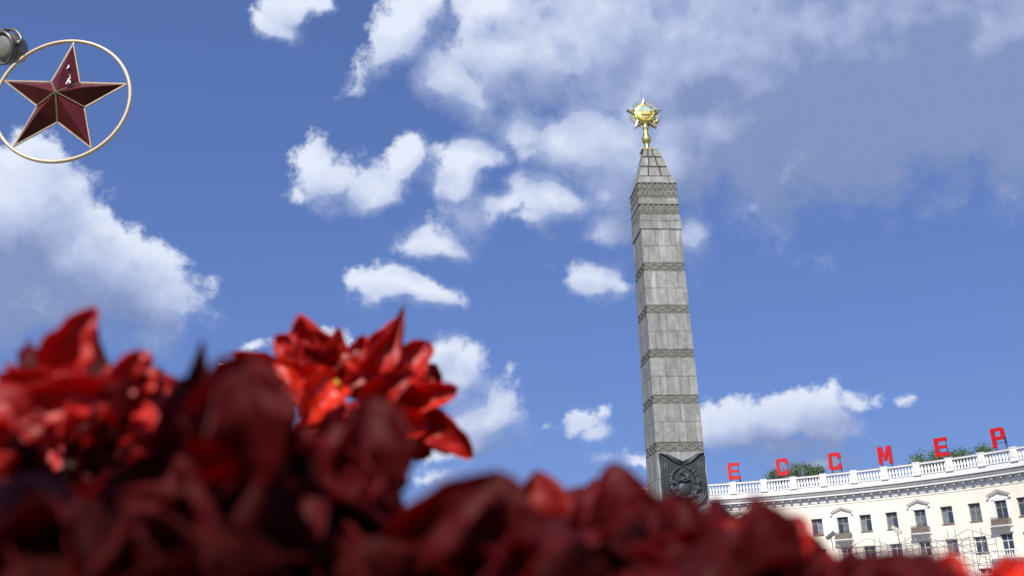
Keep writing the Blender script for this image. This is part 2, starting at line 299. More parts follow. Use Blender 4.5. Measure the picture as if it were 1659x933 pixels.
# ------------------------------------------------------------------ mesh helpers
def tag(o, label=None, cat=None, group=None, kind=None):
    if label: o['label'] = label
    if cat: o['category'] = cat
    if group: o['group'] = group
    if kind: o['kind'] = kind
    return o
def thing(name, label, cat, loc=(0, 0, 0), rz=0, group=None):
    o = bpy.data.objects.new(name, None); COL.objects.link(o); o.empty_display_size = .3
    o.location = loc; o.rotation_euler = (0, 0, rz)
    return tag(o, label, cat, group)
def link(name, me, parent=None, loc=None, rot=None):
    o = bpy.data.objects.new(name, me); COL.objects.link(o)
    if parent: o.parent = parent
    if loc is not None: o.location = loc
    if rot is not None: o.rotation_euler = rot
    return o
class MB:
    def __init__(s): s.v = []; s.f = []; s.m = []
    def add(s, vs, fs, mi=0):
        k = len(s.v); s.v += [tuple(v) for v in vs]; s.f += [tuple(i + k for i in f) for f in fs]; s.m += [mi] * len(fs)
    def hexa(s, p, mi=0):   # 8 points: bottom ring 0-3, top ring 4-7
        s.add(p, [(3, 2, 1, 0), (4, 5, 6, 7), (0, 1, 5, 4), (1, 2, 6, 5), (2, 3, 7, 6), (3, 0, 4, 7)], mi)
    def box(s, x0, x1, y0, y1, z0, z1, mi=0):
        s.hexa([(x0, y0, z0), (x1, y0, z0), (x1, y1, z0), (x0, y1, z0), (x0, y0, z1), (x1, y0, z1), (x1, y1, z1), (x0, y1, z1)], mi)
    def bar(s, a, b, wd, th=None, n=4, mi=0):
        a = Vector(a); b = Vector(b); d = (b - a)
        if d.length < 1e-6: return
        d.normalize(); up = Vector((0, 0, 1)) if abs(d.z) < .95 else Vector((0, 1, 0))
        u = d.cross(up).normalized(); v = u.cross(d); th = th or wd
        P = []
        for c in (a, b):
            for k in range(n):
                an = 2 * math.pi * (k + .5) / n; q = 1.414 if n == 4 else 1
                P.append(c + u * math.cos(an) * wd / 2 * q + v * math.sin(an) * th / 2 * q)
        fs = [(k, (k + 1) % n, n + (k + 1) % n, n + k) for k in range(n)] + [tuple(range(n - 1, -1, -1)), tuple(range(n, 2 * n))]
        s.add(P, fs, mi)
    def tube(s, pts, r, n=8, mi=0, closed=False):
        pts = [Vector(p) for p in pts]; K = len(pts); rr = r if isinstance(r, (list, tuple)) else [r] * K
        P = []; pu = None
        for i, p in enumerate(pts):
            if closed: d = pts[(i + 1) % K] - pts[i - 1]
            else: d = pts[min(i + 1, K - 1)] - pts[max(i - 1, 0)]
            d.normalize()
            if pu is None:
                up = Vector((0, 0, 1)) if abs(d.z) < .9 else Vector((0, 1, 0)); u = d.cross(up).normalized()
            else:
                u = (pu - d * pu.dot(d)).normalized()
            pu = u; v = d.cross(u)
            for k in range(n):
                an = 2 * math.pi * k / n; P.append(p + (u * math.cos(an) + v * math.sin(an)) * rr[i])
        fs = []
        for i in range(K if closed else K - 1):
            j = (i + 1) % K
            for k in range(n):
                fs.append((i * n + k, i * n + (k + 1) % n, j * n + (k + 1) % n, j * n + k))
        if not closed: fs += [tuple(range(n - 1, -1, -1)), tuple(range((K - 1) * n, K * n))]
        s.add(P, fs, mi)
    def lathe(s, prof, n=16, mi=0, T=None):   # prof: (r, z)
        P = []
        for r, z in prof:
            for k in range(n):
                an = 2 * math.pi * k / n; p = Vector((r * math.cos(an), r * math.sin(an), z))
                P.append(T @ p if T else p)
        K = len(prof); fs = [(i * n + k, i * n + (k + 1) % n, (i + 1) * n + (k + 1) % n, (i + 1) * n + k) for i in range(K - 1) for k in range(n)]
        fs += [tuple(range(n - 1, -1, -1)), tuple(range((K - 1) * n, K * n))]
        s.add(P, fs, mi)
    def prism(s, poly, y0, y1, mi=0, T=None):  # poly in x,z ; extruded along y
        n = len(poly)
        P = [Vector((x, y0, z)) for x, z in poly] + [Vector((x, y1, z)) for x, z in poly]
        if T: P = [T @ p for p in P]
        s.add(P, [tuple(range(n)), tuple(range(2 * n - 1, n - 1, -1))] + [(i, n + i, n + (i + 1) % n, (i + 1) % n) for i in range(n)], mi)
    def mesh(s, name, mats, smooth=False):
        me = bpy.data.meshes.new(name); me.from_pydata(s.v, [], s.f)
        for mm in (mats if isinstance(mats, (list, tuple)) else [mats]): me.materials.append(mm)
        me.polygons.foreach_set('material_index', s.m)
        bm = bmesh.new(); bm.from_mesh(me); bmesh.ops.recalc_face_normals(bm, faces=bm.faces); bm.to_mesh(me); bm.free()
        if smooth: me.polygons.foreach_set('use_smooth', [True] * len(me.polygons))
        me.update(); return me
    def build(s, name, mats, parent=None, loc=None, rot=None, smooth=False):
        return link(name, s.mesh(name, mats, smooth), parent, loc, rot)

# ------------------------------------------------------------------ ground
b = MB(); b.add([(-3000, -3000, 0), (3000, -3000, 0), (3000, 3000, 0), (-3000, 3000, 0)], [(0, 1, 2, 3)])
tag(b.build('ground', M['lawn']), kind='structure')
OB = Vector((10.0574, 63.2048, 0)); YAW = 0.09957622
CC = Vector((10.372, 76.017, 0)); RR = 48.24
def ringmesh(r0, r1, z0, z1, n=96):
    b = MB(); P = []
    for r, z in ((r0, z1), (r1, z1)):
        for k in range(n):
            a = 2 * math.pi * k / n; P.append((CC.x + r * math.sin(a), CC.y + r * math.cos(a), z))
    fs = [(k, (k + 1) % n, n + (k + 1) % n, n + k) for k in range(n)]
    if z0 is not None:
        for r in (r0, r1):
            q = len(P)
            for z in (z0, z1):
                for k in range(n):
                    a = 2 * math.pi * k / n; P.append((CC.x + r * math.sin(a), CC.y + r * math.cos(a), z))
            fs += [(q + k, q + (k + 1) % n, q + n + (k + 1) % n, q + n + k) for k in range(n)]
    b.add(P, fs); return b
tag(ringmesh(24, 40, None, .008).build('road', M['asphalt']), kind='structure')
tag(ringmesh(40.0, 40.3, 0, .13).build('kerb', M['kerb']), kind='structure')
tag(ringmesh(40.3, 48.0, None, .122).build('pavement', M['paving']), kind='structure')
tag(ringmesh(23.7, 24.0, 0, .13).build('kerb', M['kerb']), kind='structure')
tag(ringmesh(.01, 23.7, None, .12).build('plaza_paving', M['paving']), kind='structure')
b = MB(); b.add([(-14, 6, .012), (14, 6, .012), (14, 36, .012), (-14, 36, .012)], [(0, 1, 2, 3)])
tag(b.build('path', M['paving']), kind='structure')

# ------------------------------------------------------------------ obelisk
T_ob = thing('obelisk', 'tall tapering grey granite obelisk with carved bands and a dark bronze relief', 'obelisk', OB, YAW)
W0, TP = 1.54050924, 0.0114095616
def wz(z):
    if z > 29.43: return 1.30 - (z - 29.43) * (1.30 - .50) / (32.45 - 29.43)
    return W0 - TP * (z - 10)
def face_rot(k): return Matrix.Rotation(k * math.pi / 2, 3, 'Z')     # k = 0 front, 1 right...
def fpt(k, u, z, out):    # point on face k: u across, z up, out proud of the face
    return face_rot(k) @ Vector((u, -(wz(z) + out), z))
def fslab(b, k, u0a, u1a, u0b, u1b, z0, z1, o0, o1, mi=0):   # bottom u0a..u1a, top u0b..u1b
    b.hexa([fpt(k, u0a, z0, o1), fpt(k, u1a, z0, o1), fpt(k, u1a, z0, o0), fpt(k, u0a, z0, o0),
            fpt(k, u0b, z1, o1), fpt(k, u1b, z1, o1), fpt(k, u1b, z1, o0), fpt(k, u0b, z1, o0)], mi)
rng = random.Random(11)
def course(z0, z1, fr=None, nb=4, out=0., gap=.024, dep=.25, name='granite_block', mt='granite'):
    for k in range(4):
        f = fr if (fr and k == 0) else None
        if not f:
            n = nb + rng.choice((-1, 0, 0)) if nb > 2 else nb
            f = sorted(min(.92, max(.08, (i + 1) / n + rng.uniform(-.07, .07))) for i in range(n - 1))
        cuts = [0] + list(f) + [1]
        for i in range(len(cuts) - 1):
            o = out + rng.uniform(-.008, .012)
            def U(z, c):
                hw = wz(z) + o if k % 2 == 0 else wz(z) + out - dep - .01
                return -hw + 2 * hw * c
            g = gap / 2; a, c = cuts[i], cuts[i + 1]
            ga = 0 if i == 0 else g; gc = 0 if i == len(cuts) - 2 else g
            b = MB(); za, zb = z0 + g, z1 - g
            fslab(b, k, U(za, a) + ga, U(za, c) - gc, U(zb, a) + ga, U(zb, c) - gc, za, zb, o - dep, o)
            ob = b.build(name, M[mt], T_ob)
# solid core behind the joints
b = MB()
for za, zb in ((7.3, 29.43), (29.43, 32.4)):
    wa, wb = wz(za + .001) - .10, wz(zb - .0005) - .10
    b.hexa([(-wa, -wa, za), (wa, -wa, za), (wa, wa, za), (-wa, wa, za), (-wb, -wb, zb), (wb, -wb, zb), (wb, wb, zb), (-wb, wb, zb)])
b.build('core', M['mortar'], T_ob)
cours = [(24.74, 25.94, [.34, .50, .70]), (23.53, 24.74, [.14, .50, .84]), (21.73, 22.93, [.31, .52, .8]), (20.52, 21.73, [.18, .50, .72]),
         (18.71, 19.97, [.27, .45, .72]), (17.51, 18.71, [.16, .45, .66, .86]), (15.72, 16.95, [.33, .68]), (14.48, 15.72, [.18, .36, .62, .82]),
         (12.77, 13.93, [.28, .58]), (11.47, 12.77, [.17, .5, .67, .86])]
for z0, z1, fr in cours: course(z0, z1, fr)
course(9.2, 10.87, [.5], nb=3); course(7.34, 9.2, [.4], nb=3)
# pyramid cap
course(31.69, 32.41, [.28, .55], nb=3, gap=.11); course(30.83, 31.69, [.31, .63], nb=3, gap=.11); course(29.98, 30.83, [.28, .68], nb=3, gap=.11)
course(29.43, 29.98, [.35, .62, .85], nb=4, out=.012, gap=.03)
b = MB(); b.box(-.5, .5, -.5, .5, 32.40, 32.43); b.build('cap_stone', M['granite'], T_ob)
# collar: plain rings proud of carved ones
for z0, z1, o in ((27.82, 28.27, .03), (26.58, 26.72, .045), (25.94, 26.55, .055)): course(z0, z1, None, nb=4, out=o, gap=.02, dep=.2)
course(26.72, 27.03, None, nb=4, out=.03, gap=.02, dep=.2)
def band(z0, z1, pattern, out=-.035):
    for k in range(4):
        b = MB(); e = 0 if k % 2 == 0 else .2
        hw0, hw1 = wz(z0) + out - e, wz(z1) + out - e
        fslab(b, k, -hw0, hw0, -hw1, hw1, z0 + .004, z1 - .004, out - .18, out)
        sl_ = b.build('carved_band', M['granite_band'], T_ob)
        b = MB(); H = z1 - z0; hw = wz(z1) - .03
        def rib(u0, za, u1, zb, wd=.08, pr=.035):
            d = Vector((u1 - u0, 0, zb - za)).normalized(); n_ = Vector((-d.z, 0, d.x)) * wd / 2
            ps = [(u0 - n_.x, za - n_.z), (u0 + n_.x, za + n_.z), (u1 + n_.x, zb + n_.z), (u1 - n_.x, zb - n_.z)]
            ps = [(u, min(max(z, z0 + .006), z1 - .006)) for u, z in ps]
            b.add([fpt(k, u, z, out + pr) for u, z in ps] + [fpt(k, u, z, out - .01) for u, z in ps],
                  [(0, 1, 2, 3), (0, 4, 5, 1), (1, 5, 6, 2), (2, 6, 7, 3), (3, 7, 4, 0)])
        if pattern == 'x':
            n = 4; cw = 2 * hw / n
            for i in range(n):
                u = -hw + i * cw
                rib(u, z0 + .08, u + cw, z1 - .04); rib(u, z1 - .04, u + cw, z0 + .08)
                rib(u + cw * .25, z0 + .03, u + cw * .75, z0 + .03, .05, .04)
                for du in (0, cw * .5):   # little diamonds between the crossings
                    pass
        else:
            rows = 2 if pattern == 'z2' else 1; n = 7; cw = 2 * hw / n
            for r in range(rows):
                zb, zt = z0 + H * r / rows + .05, z0 + H * (r + 1) / rows - .05
                for i in range(n):
                    u = -hw + i * cw
                    for dz in (0, -(zt - zb) * .42):
                        zz0, zz1 = max(zb, zb + dz + (zt - zb) * .3), zt + dz
                        rib(u, zz0, u + cw / 2, zz1, .075, .045); rib(u + cw / 2, zz1, u + cw, zz0, .075, .045)
            for i in range(1, 4): rib(-hw + i * 2 * hw / 4, z0 + .02, -hw + i * 2 * hw / 4, z1 - .02, .05, .035)
        b.build('ornament', M['granite_rib'], sl_)
band(28.27, 29.41, 'z2', -.01); band(27.03, 27.82, 'z1', -.01)
for z0, z1 in ((22.93, 23.53), (19.97, 20.52), (16.95, 17.51), (13.93, 14.48), (10.87, 11.47)): band(z0, z1, 'x')
for zl, o in ((29.43, .06), (27.835, .055)):
    b = MB(); a = wz(zl - .001) + o; b.box(-a, a, -a, a, zl - .06, zl); b.build('string_course', M['granite_rib'], T_ob)
# foot ledge, pedestal and steps
for a, z0, z1, mt in ((1.93, 7.0, 7.34, 'basecap'), (1.80, 6.7, 7.0, 'basecap'), (2.6, 2.2, 6.7, 'granite'), (3.1, 1.7, 2.2, 'basecap'), (5.0, .95, 1.7, 'granite'), (6.0, .55, .95, 'granite'), (7.0, .12, .55, 'granite')):
    b = MB(); b.box(-a, a, -a, a, z0, z1 - .003); b.build('pedestal_step', M[mt], T_ob)
# bronze relief on the front
def P3(u, z, out): return Vector((u, -(wz(z) + out), z))
T_rel = MB(); outl = [(-1.43, 10.72), (-1.30, 10.80), (-.95, 10.68), (-.5, 10.45), (.03, 10.25), (.5, 10.45), (.95, 10.70), (1.36, 10.78), (1.46, 10.70),
        (1.40, 9.9), (1.44, 9.0), (1.42, 8.2), (1.30, 7.80), (.95, 7.60), (.5, 7.62), (.1, 7.55), (-.5, 7.62), (-1.1, 7.66), (-1.38, 7.9), (-1.40, 8.8), (-1.36, 9.8)]
n_ = len(outl)
T_rel.add([P3(u, z, .17) for u, z in outl] + [P3(u, z, -.02) for u, z in outl], [tuple(range(n_))] + [(i, n_ + i, n_ + (i + 1) % n_, (i + 1) % n_) for i in range(n_)])
REL = T_rel.build('bronze_relief', M['bronze'], T_ob)
b = MB()
for j, (dz, du) in enumerate(((0, 0), (-.10, .10), (-.2, .22))):
    for s in (-1, 1):
        b.tube([P3(.03 + s * (1.40 - du), 10.74 + dz * .2, .22), P3(.03 + s * (1.0 - du * .5), 10.66 + dz * .7, .27), P3(.03 + s * .5, 10.42 + dz, .25), P3(.03, 10.20 + dz, .2)], [.035, .055, .05, .035], 8)
b.build('banner_fold', M['bronze2'], REL, smooth=True)
for s in (-1, 1):
    for j, u in enumerate((.98, 1.12, 1.27)):
        b = MB(); b.tube([P3(s * u, 10.45, .17), P3(s * (u + .02), 9.8, .20), P3(s * (u - .02 + .03 * j), 8.9, .2), P3(s * (u - .04), 8.1, .18)], [.02, .05, .045, .03], 6); b.build('drapery_fold', M['bronze2'], REL, smooth=True)
for j in range(5):
    r = .42 + j * .13; b = MB()
    b.tube([P3(.75 + r * math.cos(a) * .95 - .35, 8.35 + r * math.sin(a) * .85, .19) for a in [R_(-95 + q * 12) for q in range(9)]], [.02, .035, .045, .05, .05, .05, .045, .035, .02], 6); b.build('drapery_fold', M['bronze2'], REL, smooth=True)
cu, cz = .03, 8.93
b = MB(); b.add([P3(cu + .98 * math.cos(a * math.pi / 16), cz + 1.08 * math.sin(a * math.pi / 16), .18) for a in range(32)] + [P3(cu + .98 * math.cos(a * math.pi / 16), cz + 1.08 * math.sin(a * math.pi / 16), .15) for a in range(32)],
      [tuple(range(32))] + [(i, 32 + i, 32 + (i + 1) % 32, (i + 1) % 32) for i in range(32)])
b.build('emblem_disc', M['bronze'], REL)
for s in (-1, 1):
    b = MB(); pts = []; rad = []
    for q in range(41):
        a = R_(-86 + q * 4.0); r = .84 + (.03 if q % 4 < 2 else -.02); pts.append(P3(cu + s * r * math.cos(a), cz + r * 1.1 * math.sin(a), .20)); rad.append(.15 * (1 - .55 * (q / 40) ** 3) + (.02 if q % 4 < 2 else -.015))
    b.tube(pts, rad, 8); b.build('wreath', M['bronze'], REL, smooth=True)
    for aa in (-58, -30, -2):
        p = P3(cu + s * .64 * math.cos(R_(aa)), cz + .70 * math.sin(R_(aa)), .29); q_ = P3(cu + s * 1.0 * math.cos(R_(aa + 10)), cz + 1.1 * math.sin(R_(aa + 10)), .29)
        b = MB(); b.bar(p, q_, .15, .16); b.build('ribbon', M['bronze2'], REL)
b = MB(); b.lathe([(.34, 0), (.34, .10), (.30, .14), (.27, .11), (.02, .10)], 24, T=Matrix.Translation(P3(cu, 9.42, .14)) @ Matrix.Rotation(math.pi / 2, 4, 'X')); b.build('shield', M['bronze2'], REL, smooth=True)
b = MB(); Tg = Matrix.Translation(P3(cu, 8.52, .14)) @ Matrix.Rotation(math.pi / 2, 4, 'X')
b.lathe([(.46, 0), (.42, .05), (.33, .09), (.2, .12), (.02, .13)], 20, T=Tg)
b.build('globe', M['bronze'], REL, smooth=True)
b = MB(); b.tube([P3(cu - .42, 9.0, .26), P3(cu - .2, 9.1, .3), P3(cu, 8.98, .3), P3(cu + .2, 9.1, .3), P3(cu + .42, 9.0, .26)], [.03, .06, .05, .06, .03], 6); b.build('ribbon', M['bronze2'], REL, smooth=True)
b = MB()
for q in range(9):
    a = R_(20 + q * 17.5); b.bar(P3(cu + .40 * math.cos(a), 8.72 + .40 * math.sin(a), .2), P3(cu + .62 * math.cos(a), 8.72 + .66 * math.sin(a), .2), .05, .05)
b.build('sun_ray', M['bronze2'], REL)
b = MB(); cs = 9.42
b.tube([P3(cu + .26 * math.cos(R_(a)), cs + .27 * math.sin(R_(a)), .30) for a in range(-115, 75, 18)], [.02, .035, .045, .05, .055, .055, .05, .045, .035, .025, .012][:len(range(-115, 75, 18))], 6)
b.bar(P3(cu - .10, cs - .22, .30), P3(cu - .25, cs - .36, .30), .07)
b.build('sickle', M['bronze2'], REL, smooth=True)
b = MB(); b.bar(P3(cu + .24, cs - .28, .34), P3(cu - .16, cs + .14, .34), .07); b.bar(P3(cu - .27, cs + .06, .34), P3(cu - .06, cs + .24, .34), .13, .1)
b.build('hammer', M['bronze2'], REL)
def starpoly(cx_, cz_, R, r, rot=0): return [(cx_ + (R if i % 2 == 0 else r) * math.sin(i * math.pi / 5 + rot), cz_ + (R if i % 2 == 0 else r) * math.cos(i * math.pi / 5 + rot)) for i in range(10)]
b = MB(); sp = starpoly(cu, 10.0, .17, .07)
b.add([P3(u, z, .22) for u, z in sp] + [P3(u, z, .15) for u, z in sp] + [P3(cu, 10.0, .29)], [(i, (i + 1) % 10, 20) for i in range(10)] + [(i, 10 + i, 10 + (i + 1) % 10, (i + 1) % 10) for i in range(10)])
b.build('small_star', M['bronze2'], REL)
b = MB()
for (u, z) in ((-1.2, 9.65), (-1.28, 9.15), (1.2, 9.65), (1.30, 9.2), (-1.25, 8.4)):
    b.lathe([(.035, 0), (.03, .03)], 8, T=Matrix.Translation(P3(u, z, .19)) @ Matrix.Rotation(math.pi / 2, 4, 'X'))
b.build('bolt', M['bronze'], REL)

# order star on top ---------------------------------------------------------
OX = -.02
zc = 34.05
def hitOB(X, Y):
    d = ray(X, Y); ey = Vector((-math.sin(YAW), math.cos(YAW), 0)); ex = Vector((math.cos(YAW), math.sin(YAW), 0))
    t = (OB - CAMP).dot(ey) / d.dot(ey); p = CAMP + d * t
    return (p - OB).dot(ex), p.z
ocu, ocz = hitOB(1044, 187); otip = hitOB(1042, 162)[1]; ox_l = hitOB(1015, 179)[0]; ox_r = hitOB(1071, 180)[0]
RO = (ox_r - ox_l) / 2 / .951
OS = link('order_star', None, T_ob); OS.location = (ocu, 0, ocz); OS.rotation_euler = (0, 0, R_(-3))
def sp3(R, r, y): return [Vector((x, y, z)) for x, z in starpoly(0, 0, R, r)]
b = MB()
o1, i1 = sp3(RO, RO * .42, 0), sp3(RO * .74, RO * .30, 0)
for y, ob_, ib_ in ((-.22, o1, i1),):
    A = [p + Vector((0, -.16, 0)) for p in o1]; B = [p + Vector((0, -.22, 0)) for p in i1]; Cc = [p + Vector((0, .16, 0)) for p in o1]; D = [p + Vector((0, .22, 0)) for p in i1]
    P = A + B + Cc + D; fs = []
    for i in range(10):
        j = (i + 1) % 10
        fs += [(i, j, 10 + j, 10 + i), (20 + i, 20 + j, 30 + j, 30 + i), (i, j, 20 + j, 20 + i), (10 + i, 10 + j, 30 + j, 30 + i)]
    b.add(P, fs)
b.build('star_frame', M['silver'], OS)
b = MB(); b.prism(starpoly(0, 0, RO * .75, RO * .31), -.12, .12); b.build('star_field', M['enamel_red'], OS)
for arm in range(5):
    ac = math.pi / 5 + arm * 2 * math.pi / 5
    for q in range(7):
        a = ac + (q - 3) * R_(8.2); ln = RO * (.83 - .03 * abs(q - 3)); x, z = math.sin(a), math.cos(a)
        b = MB(); b.bar((x * RO * .3, 0, z * RO * .3), (x * ln, 0, z * ln), RO * .085, .09); b.build('ray', M['ray_metal'], OS)
b = MB(); b.lathe([(.01, -.05), (.06, -.02), (.06, .03), (.01, .07)], 8, T=Matrix.Rotation(math.pi / 2, 4, 'X')); bead = b.mesh('rim_bead', M['silver'], True)
for k in range(20):
    a = 2 * math.pi * (k + .5) / 20; x, z = math.sin(a), math.cos(a)
    if abs((a / (2 * math.pi / 5) + .5) % 1 - .5) > .16: link('rim_bead', bead, OS, (x * RO * .80, -.05, z * RO * .80))
b = MB(); Tm = Matrix.Rotation(math.pi / 2, 4, 'X')
b.lathe([(RO * .56, -.14), (RO * .56, .2), (RO * .53, .26), (RO * .50, .24), (RO * .48, .28), (RO * .3, .33), (.02, .35)], 32, T=Tm); b.build('medallion', M['gold'], OS, smooth=True)
b = MB()
b.prism([(RO * .40 * math.cos(a), RO * .40 * math.sin(a)) for a in [R_(15 + q * 15) for q in range(11)]], -.37, -.25)
b.build('medallion_sky', M['enamel_teal'], OS)
b = MB(); q = RO * .42   # wall and tower relief
b.prism([(-.55 * q, -.25 * q), (.55 * q, -.25 * q), (.55 * q, .15 * q), (.2 * q, .15 * q), (.2 * q, .4 * q), (.1 * q, .5 * q), (0, .95 * q), (-.1 * q, .5 * q), (-.2 * q, .4 * q), (-.2 * q, .15 * q), (-.55 * q, .15 * q)], -.42, -.3)
b.build('tower_relief', M['gold'], OS)
b = MB()
for s in (-1, 1):
    for k in range(8):
        a = R_(-85 + k * 14); p = Vector((s * math.cos(a) * RO * .44, -.36, math.sin(a) * RO * .44)); a2 = a + R_(13); p2 = Vector((s * math.cos(a2) * RO * .47, -.36, math.sin(a2) * RO * .47))
        b.tube([p, (p + p2) / 2, p2], [.02, .06, .015], 6)
b.build('laurel', M['gold'], OS, smooth=True)
b = MB(); b.lathe([(.14, -.1), (.14, .2), (.05, .27)], 12, T=Matrix.Translation((RO * .62, 0, -RO * .44)) @ Tm); b.build('boss', M['gold'], OS, smooth=True)
zt = hitOB(1045, 208)[1]; zb = 32.43
b = MB(); H = zt + .25 - zb
b.lathe([(q_ * 1.0, zb + H * h_) for q_, h_ in ((.40, 0), (.40, .08), (.2, .11), (.14, .16), (.20, .22), (.15, .26), (.26, .33), (.34, .43), (.32, .52), (.18, .60), (.23, .63), (.17, .67), (.15, .78), (.20, .88), (.26, 1))], 20)
b.build('stem', M['gold'], T_ob, (ocu, 0, 0), smooth=True)
b = MB(); a = .48; b.box(-a, a, -a, a, zb + .001, zb + .09); b.build('base_plate', M['gold'], T_ob, (ocu, 0, 0))
b = MB(); zz = hitOB(1041, 148)[1]; b.bar((ocu - .1, .0, ocz + RO * .8), (ocu - .12, 0, zz), .025); b.build('lightning_rod', M['darksteel'], T_ob)

# ------------------------------------------------------------------ curved building
BLD = thing('curved_building', 'cream curved building with white balustraded roof, cornice and rows of windows', 'building', CC)
def cyl(phi, r, z): a = R_(phi); return Vector((r * math.sin(a), r * math.cos(a), z))
PH0, PH1 = -3.0, 74.0
def arc(b, prof, p0=PH0, p1=PH1, step=.5, mi=0, caps=True):   # prof: closed list of (r, z)
    n = max(1, int(round((p1 - p0) / step))); K = len(prof); P = []
    for i in range(n + 1):
        for r, z in prof: P.append(cyl(p0 + (p1 - p0) * i / n, r, z))
    fs = [(i * K + k, i * K + (k + 1) % K, (i + 1) * K + (k + 1) % K, (i + 1) * K + k) for i in range(n) for k in range(K)]
    if caps: fs += [tuple(range(K)), tuple(range((n + 1) * K - 1, n * K - 1, -1))]
    b.add(P, fs, mi)
WIN = [-1.1, 2.4, 5.9, 9.3, 12.8, 16.2, 19.7, 24.3, 27.0, 30.17, 33.68, 36.75, 40.27, 44.03, 47.55, 51.18, 54.56, 57.45, 61.2, 64.8, 68.3, 71.8]
DOOR = {5.9, 19.7, 33.68, 44.03, 54.56, 64.8}
ROWS = [(10.18, 12.0), (6.95, 8.58), (3.55, 5.4)]
HWA = R_(1)  # helper
def hw_ang(wd): return math.degrees(wd / 2 / RR)
ops = []
for ri, (z0, z1) in enumerate(ROWS):
    for p in WIN:
        zz0 = z0 - (.62 if (p in DOOR and ri == 0) else .5 if (p in DOOR and ri == 1) else 0)
        ops.append((p - hw_ang(1.27), p + hw_ang(1.27), zz0, z1))
for p in WIN: ops.append((p - hw_ang(1.7), p + hw_ang(1.7), .15, 2.5))
zs = sorted({0, .15, 2.5, 13.75} | {o[2] for o in ops} | {o[3] for o in ops})
phs = sorted({PH0, PH1} | {round(o[0], 4) for o in ops} | {round(o[1], 4) for o in ops} | {round(PH0 + .6 * i, 4) for i in range(int((PH1 - PH0) / .6) + 1)})
b = MB(); P = []; idx = {}
for i, p in enumerate(phs):
    for j, z in enumerate(zs): idx[i, j] = len(P); P.append(cyl(p, RR, z))
fs = []
for i in range(len(phs) - 1):
    for j in range(len(zs) - 1):
        pm, zm = (phs[i] + phs[i + 1]) / 2, (zs[j] + zs[j + 1]) / 2
        if any(o[0] < pm < o[1] and o[2] < zm < o[3] for o in ops): continue
        fs.append((idx[i, j], idx[i + 1, j], idx[i + 1, j + 1], idx[i, j + 1]))
b.add(P, fs)
b.build('wall', M['wall'], BLD)
b = MB(); arc(b, [(RR + .45, 0), (RR + 12, 0), (RR + 12, 14.8), (RR + .45, 14.8)]); b.build('rear_wall', M['wall'], BLD)
b = MB()
for p in (PH0, PH1):
    arc(b, [(RR + .01, 0), (RR + .5, 0), (RR + .5, 14.8), (RR + .01, 14.8)], p - .03, p + .03, 1)
b.build('end_wall', M['wall'], BLD)
b = MB(); arc(b, [(RR + .25, 14.8), (RR + 12.2, 14.8), (RR + 12.2, 14.95), (RR + .25, 14.95)]); b.build('roof', M['rooftin'], BLD)
# cornice
b = MB(); arc(b, [(RR + .02, 13.70), (RR - .06, 13.70), (RR - .06, 13.78), (RR - .10, 13.82), (RR - .10, 14.36), (RR + .3, 14.36), (RR + .3, 13.70)]); CORN = b.build('cornice', M['white'], BLD)
b = MB(); arc(b, [(RR + .2, 14.38), (RR - .60, 14.38), (RR - .60, 14.50), (RR + .2, 14.50)]); b.build('cornice_slab', M['white'], CORN)
b = MB(); arc(b, [(RR + .2, 14.503), (RR - .50, 14.503), (RR - .54, 14.6), (RR - .62, 14.66), (RR - .72, 14.92), (RR + .2, 14.92)]); b.build('cornice_crown', M['fascia'], CORN)
b = MB(); arc(b, [(RR + .2, 14.923), (RR - .78, 14.923), (RR - .78, 14.965), (RR + .2, 15.0)]); b.build('cornice_flashing', M['brown_edge'], CORN)
b = MB(); b.box(-.12, .12, -.38, 0, -.26, 0); b.box(-.12, .12, -.20, 0, -.46, -.30); mod = b.mesh('modillion', M['fascia'])
nmod = 62; 
for i in range(nmod):
    p = PH0 + .5 + i * 1.235
    if p > PH1 - .3: break
    v = cyl(p, RR - .10, 14.375); link('modillion', mod, CORN, v, (0, 0, -R_(p)))
b = MB(); arc(b, [(RR + .05, 13.42), (RR - .035, 13.42), (RR - .035, 13.47), (RR + .05, 13.47)]); b.build('string_line', M['fascia'], BLD)
# balustrade
b = MB(); arc(b, [(RR - .48, 14.97), (RR - .12, 14.97), (RR - .12, 15.62), (RR - .48, 15.62)]); arc(b, [(RR - .54, 15.62), (RR - .06, 15.62), (RR - .06, 15.72), (RR - .54, 15.72)])
BAL = b.build('balustrade', M['white'], BLD)
b = MB(); arc(b, [(RR - .54, 16.72), (RR - .08, 16.72), (RR - .08, 16.9), (RR - .54, 16.9)]); b.build('rail', M['white'], BAL)
b = MB(); arc(b, [(RR - .57, 16.903), (RR - .05, 16.903), (RR - .05, 16.935), (RR - .57, 16.935)]); b.build('rail_cover', M['rooftin'], BAL)
PIER = [-2.4, 1.75, 5.9, 10.35, 14.75, 19.13, 23.55, 27.75, 31.98, 36.2, 40.4, 44.8, 49.2, 53.5, 57.8, 62.1, 66.4, 70.7]
b = MB(); b.box(-.36, .36, -.27, .27, 15.6, 16.9); b.box(-.40, .40, -.30, .30, 16.90, 17.01); b.box(-.41, .41, -.31, .31, 15.55, 15.78); b.box(-.26, .26, -.31, -.25, 15.95, 16.65)
pier = b.mesh('pier', M['white'])
b = MB(); b.lathe([(.11, 0), (.11, .12), (.07, .16), (.155, .36), (.16, .46), (.09, .70), (.07, .80), (.11, .88), (.11, 1.01)], 8); balu = b.mesh('baluster', M['white'], True)
for i, p in enumerate(PIER):
    link('pier', pier, BAL, cyl(p, RR - .31, 0), (0, 0, -R_(p)))
    if i < len(PIER) - 1:
        q = PIER[i + 1]; mrg = math.degrees(.48 / RR); nb = 8
        for k in range(nb):
            pp = p + mrg + .1 + (q - p - 2 * mrg - .2) * k / (nb - 1)
            link('baluster', balu, BAL, cyl(pp, RR - .31, 15.715))
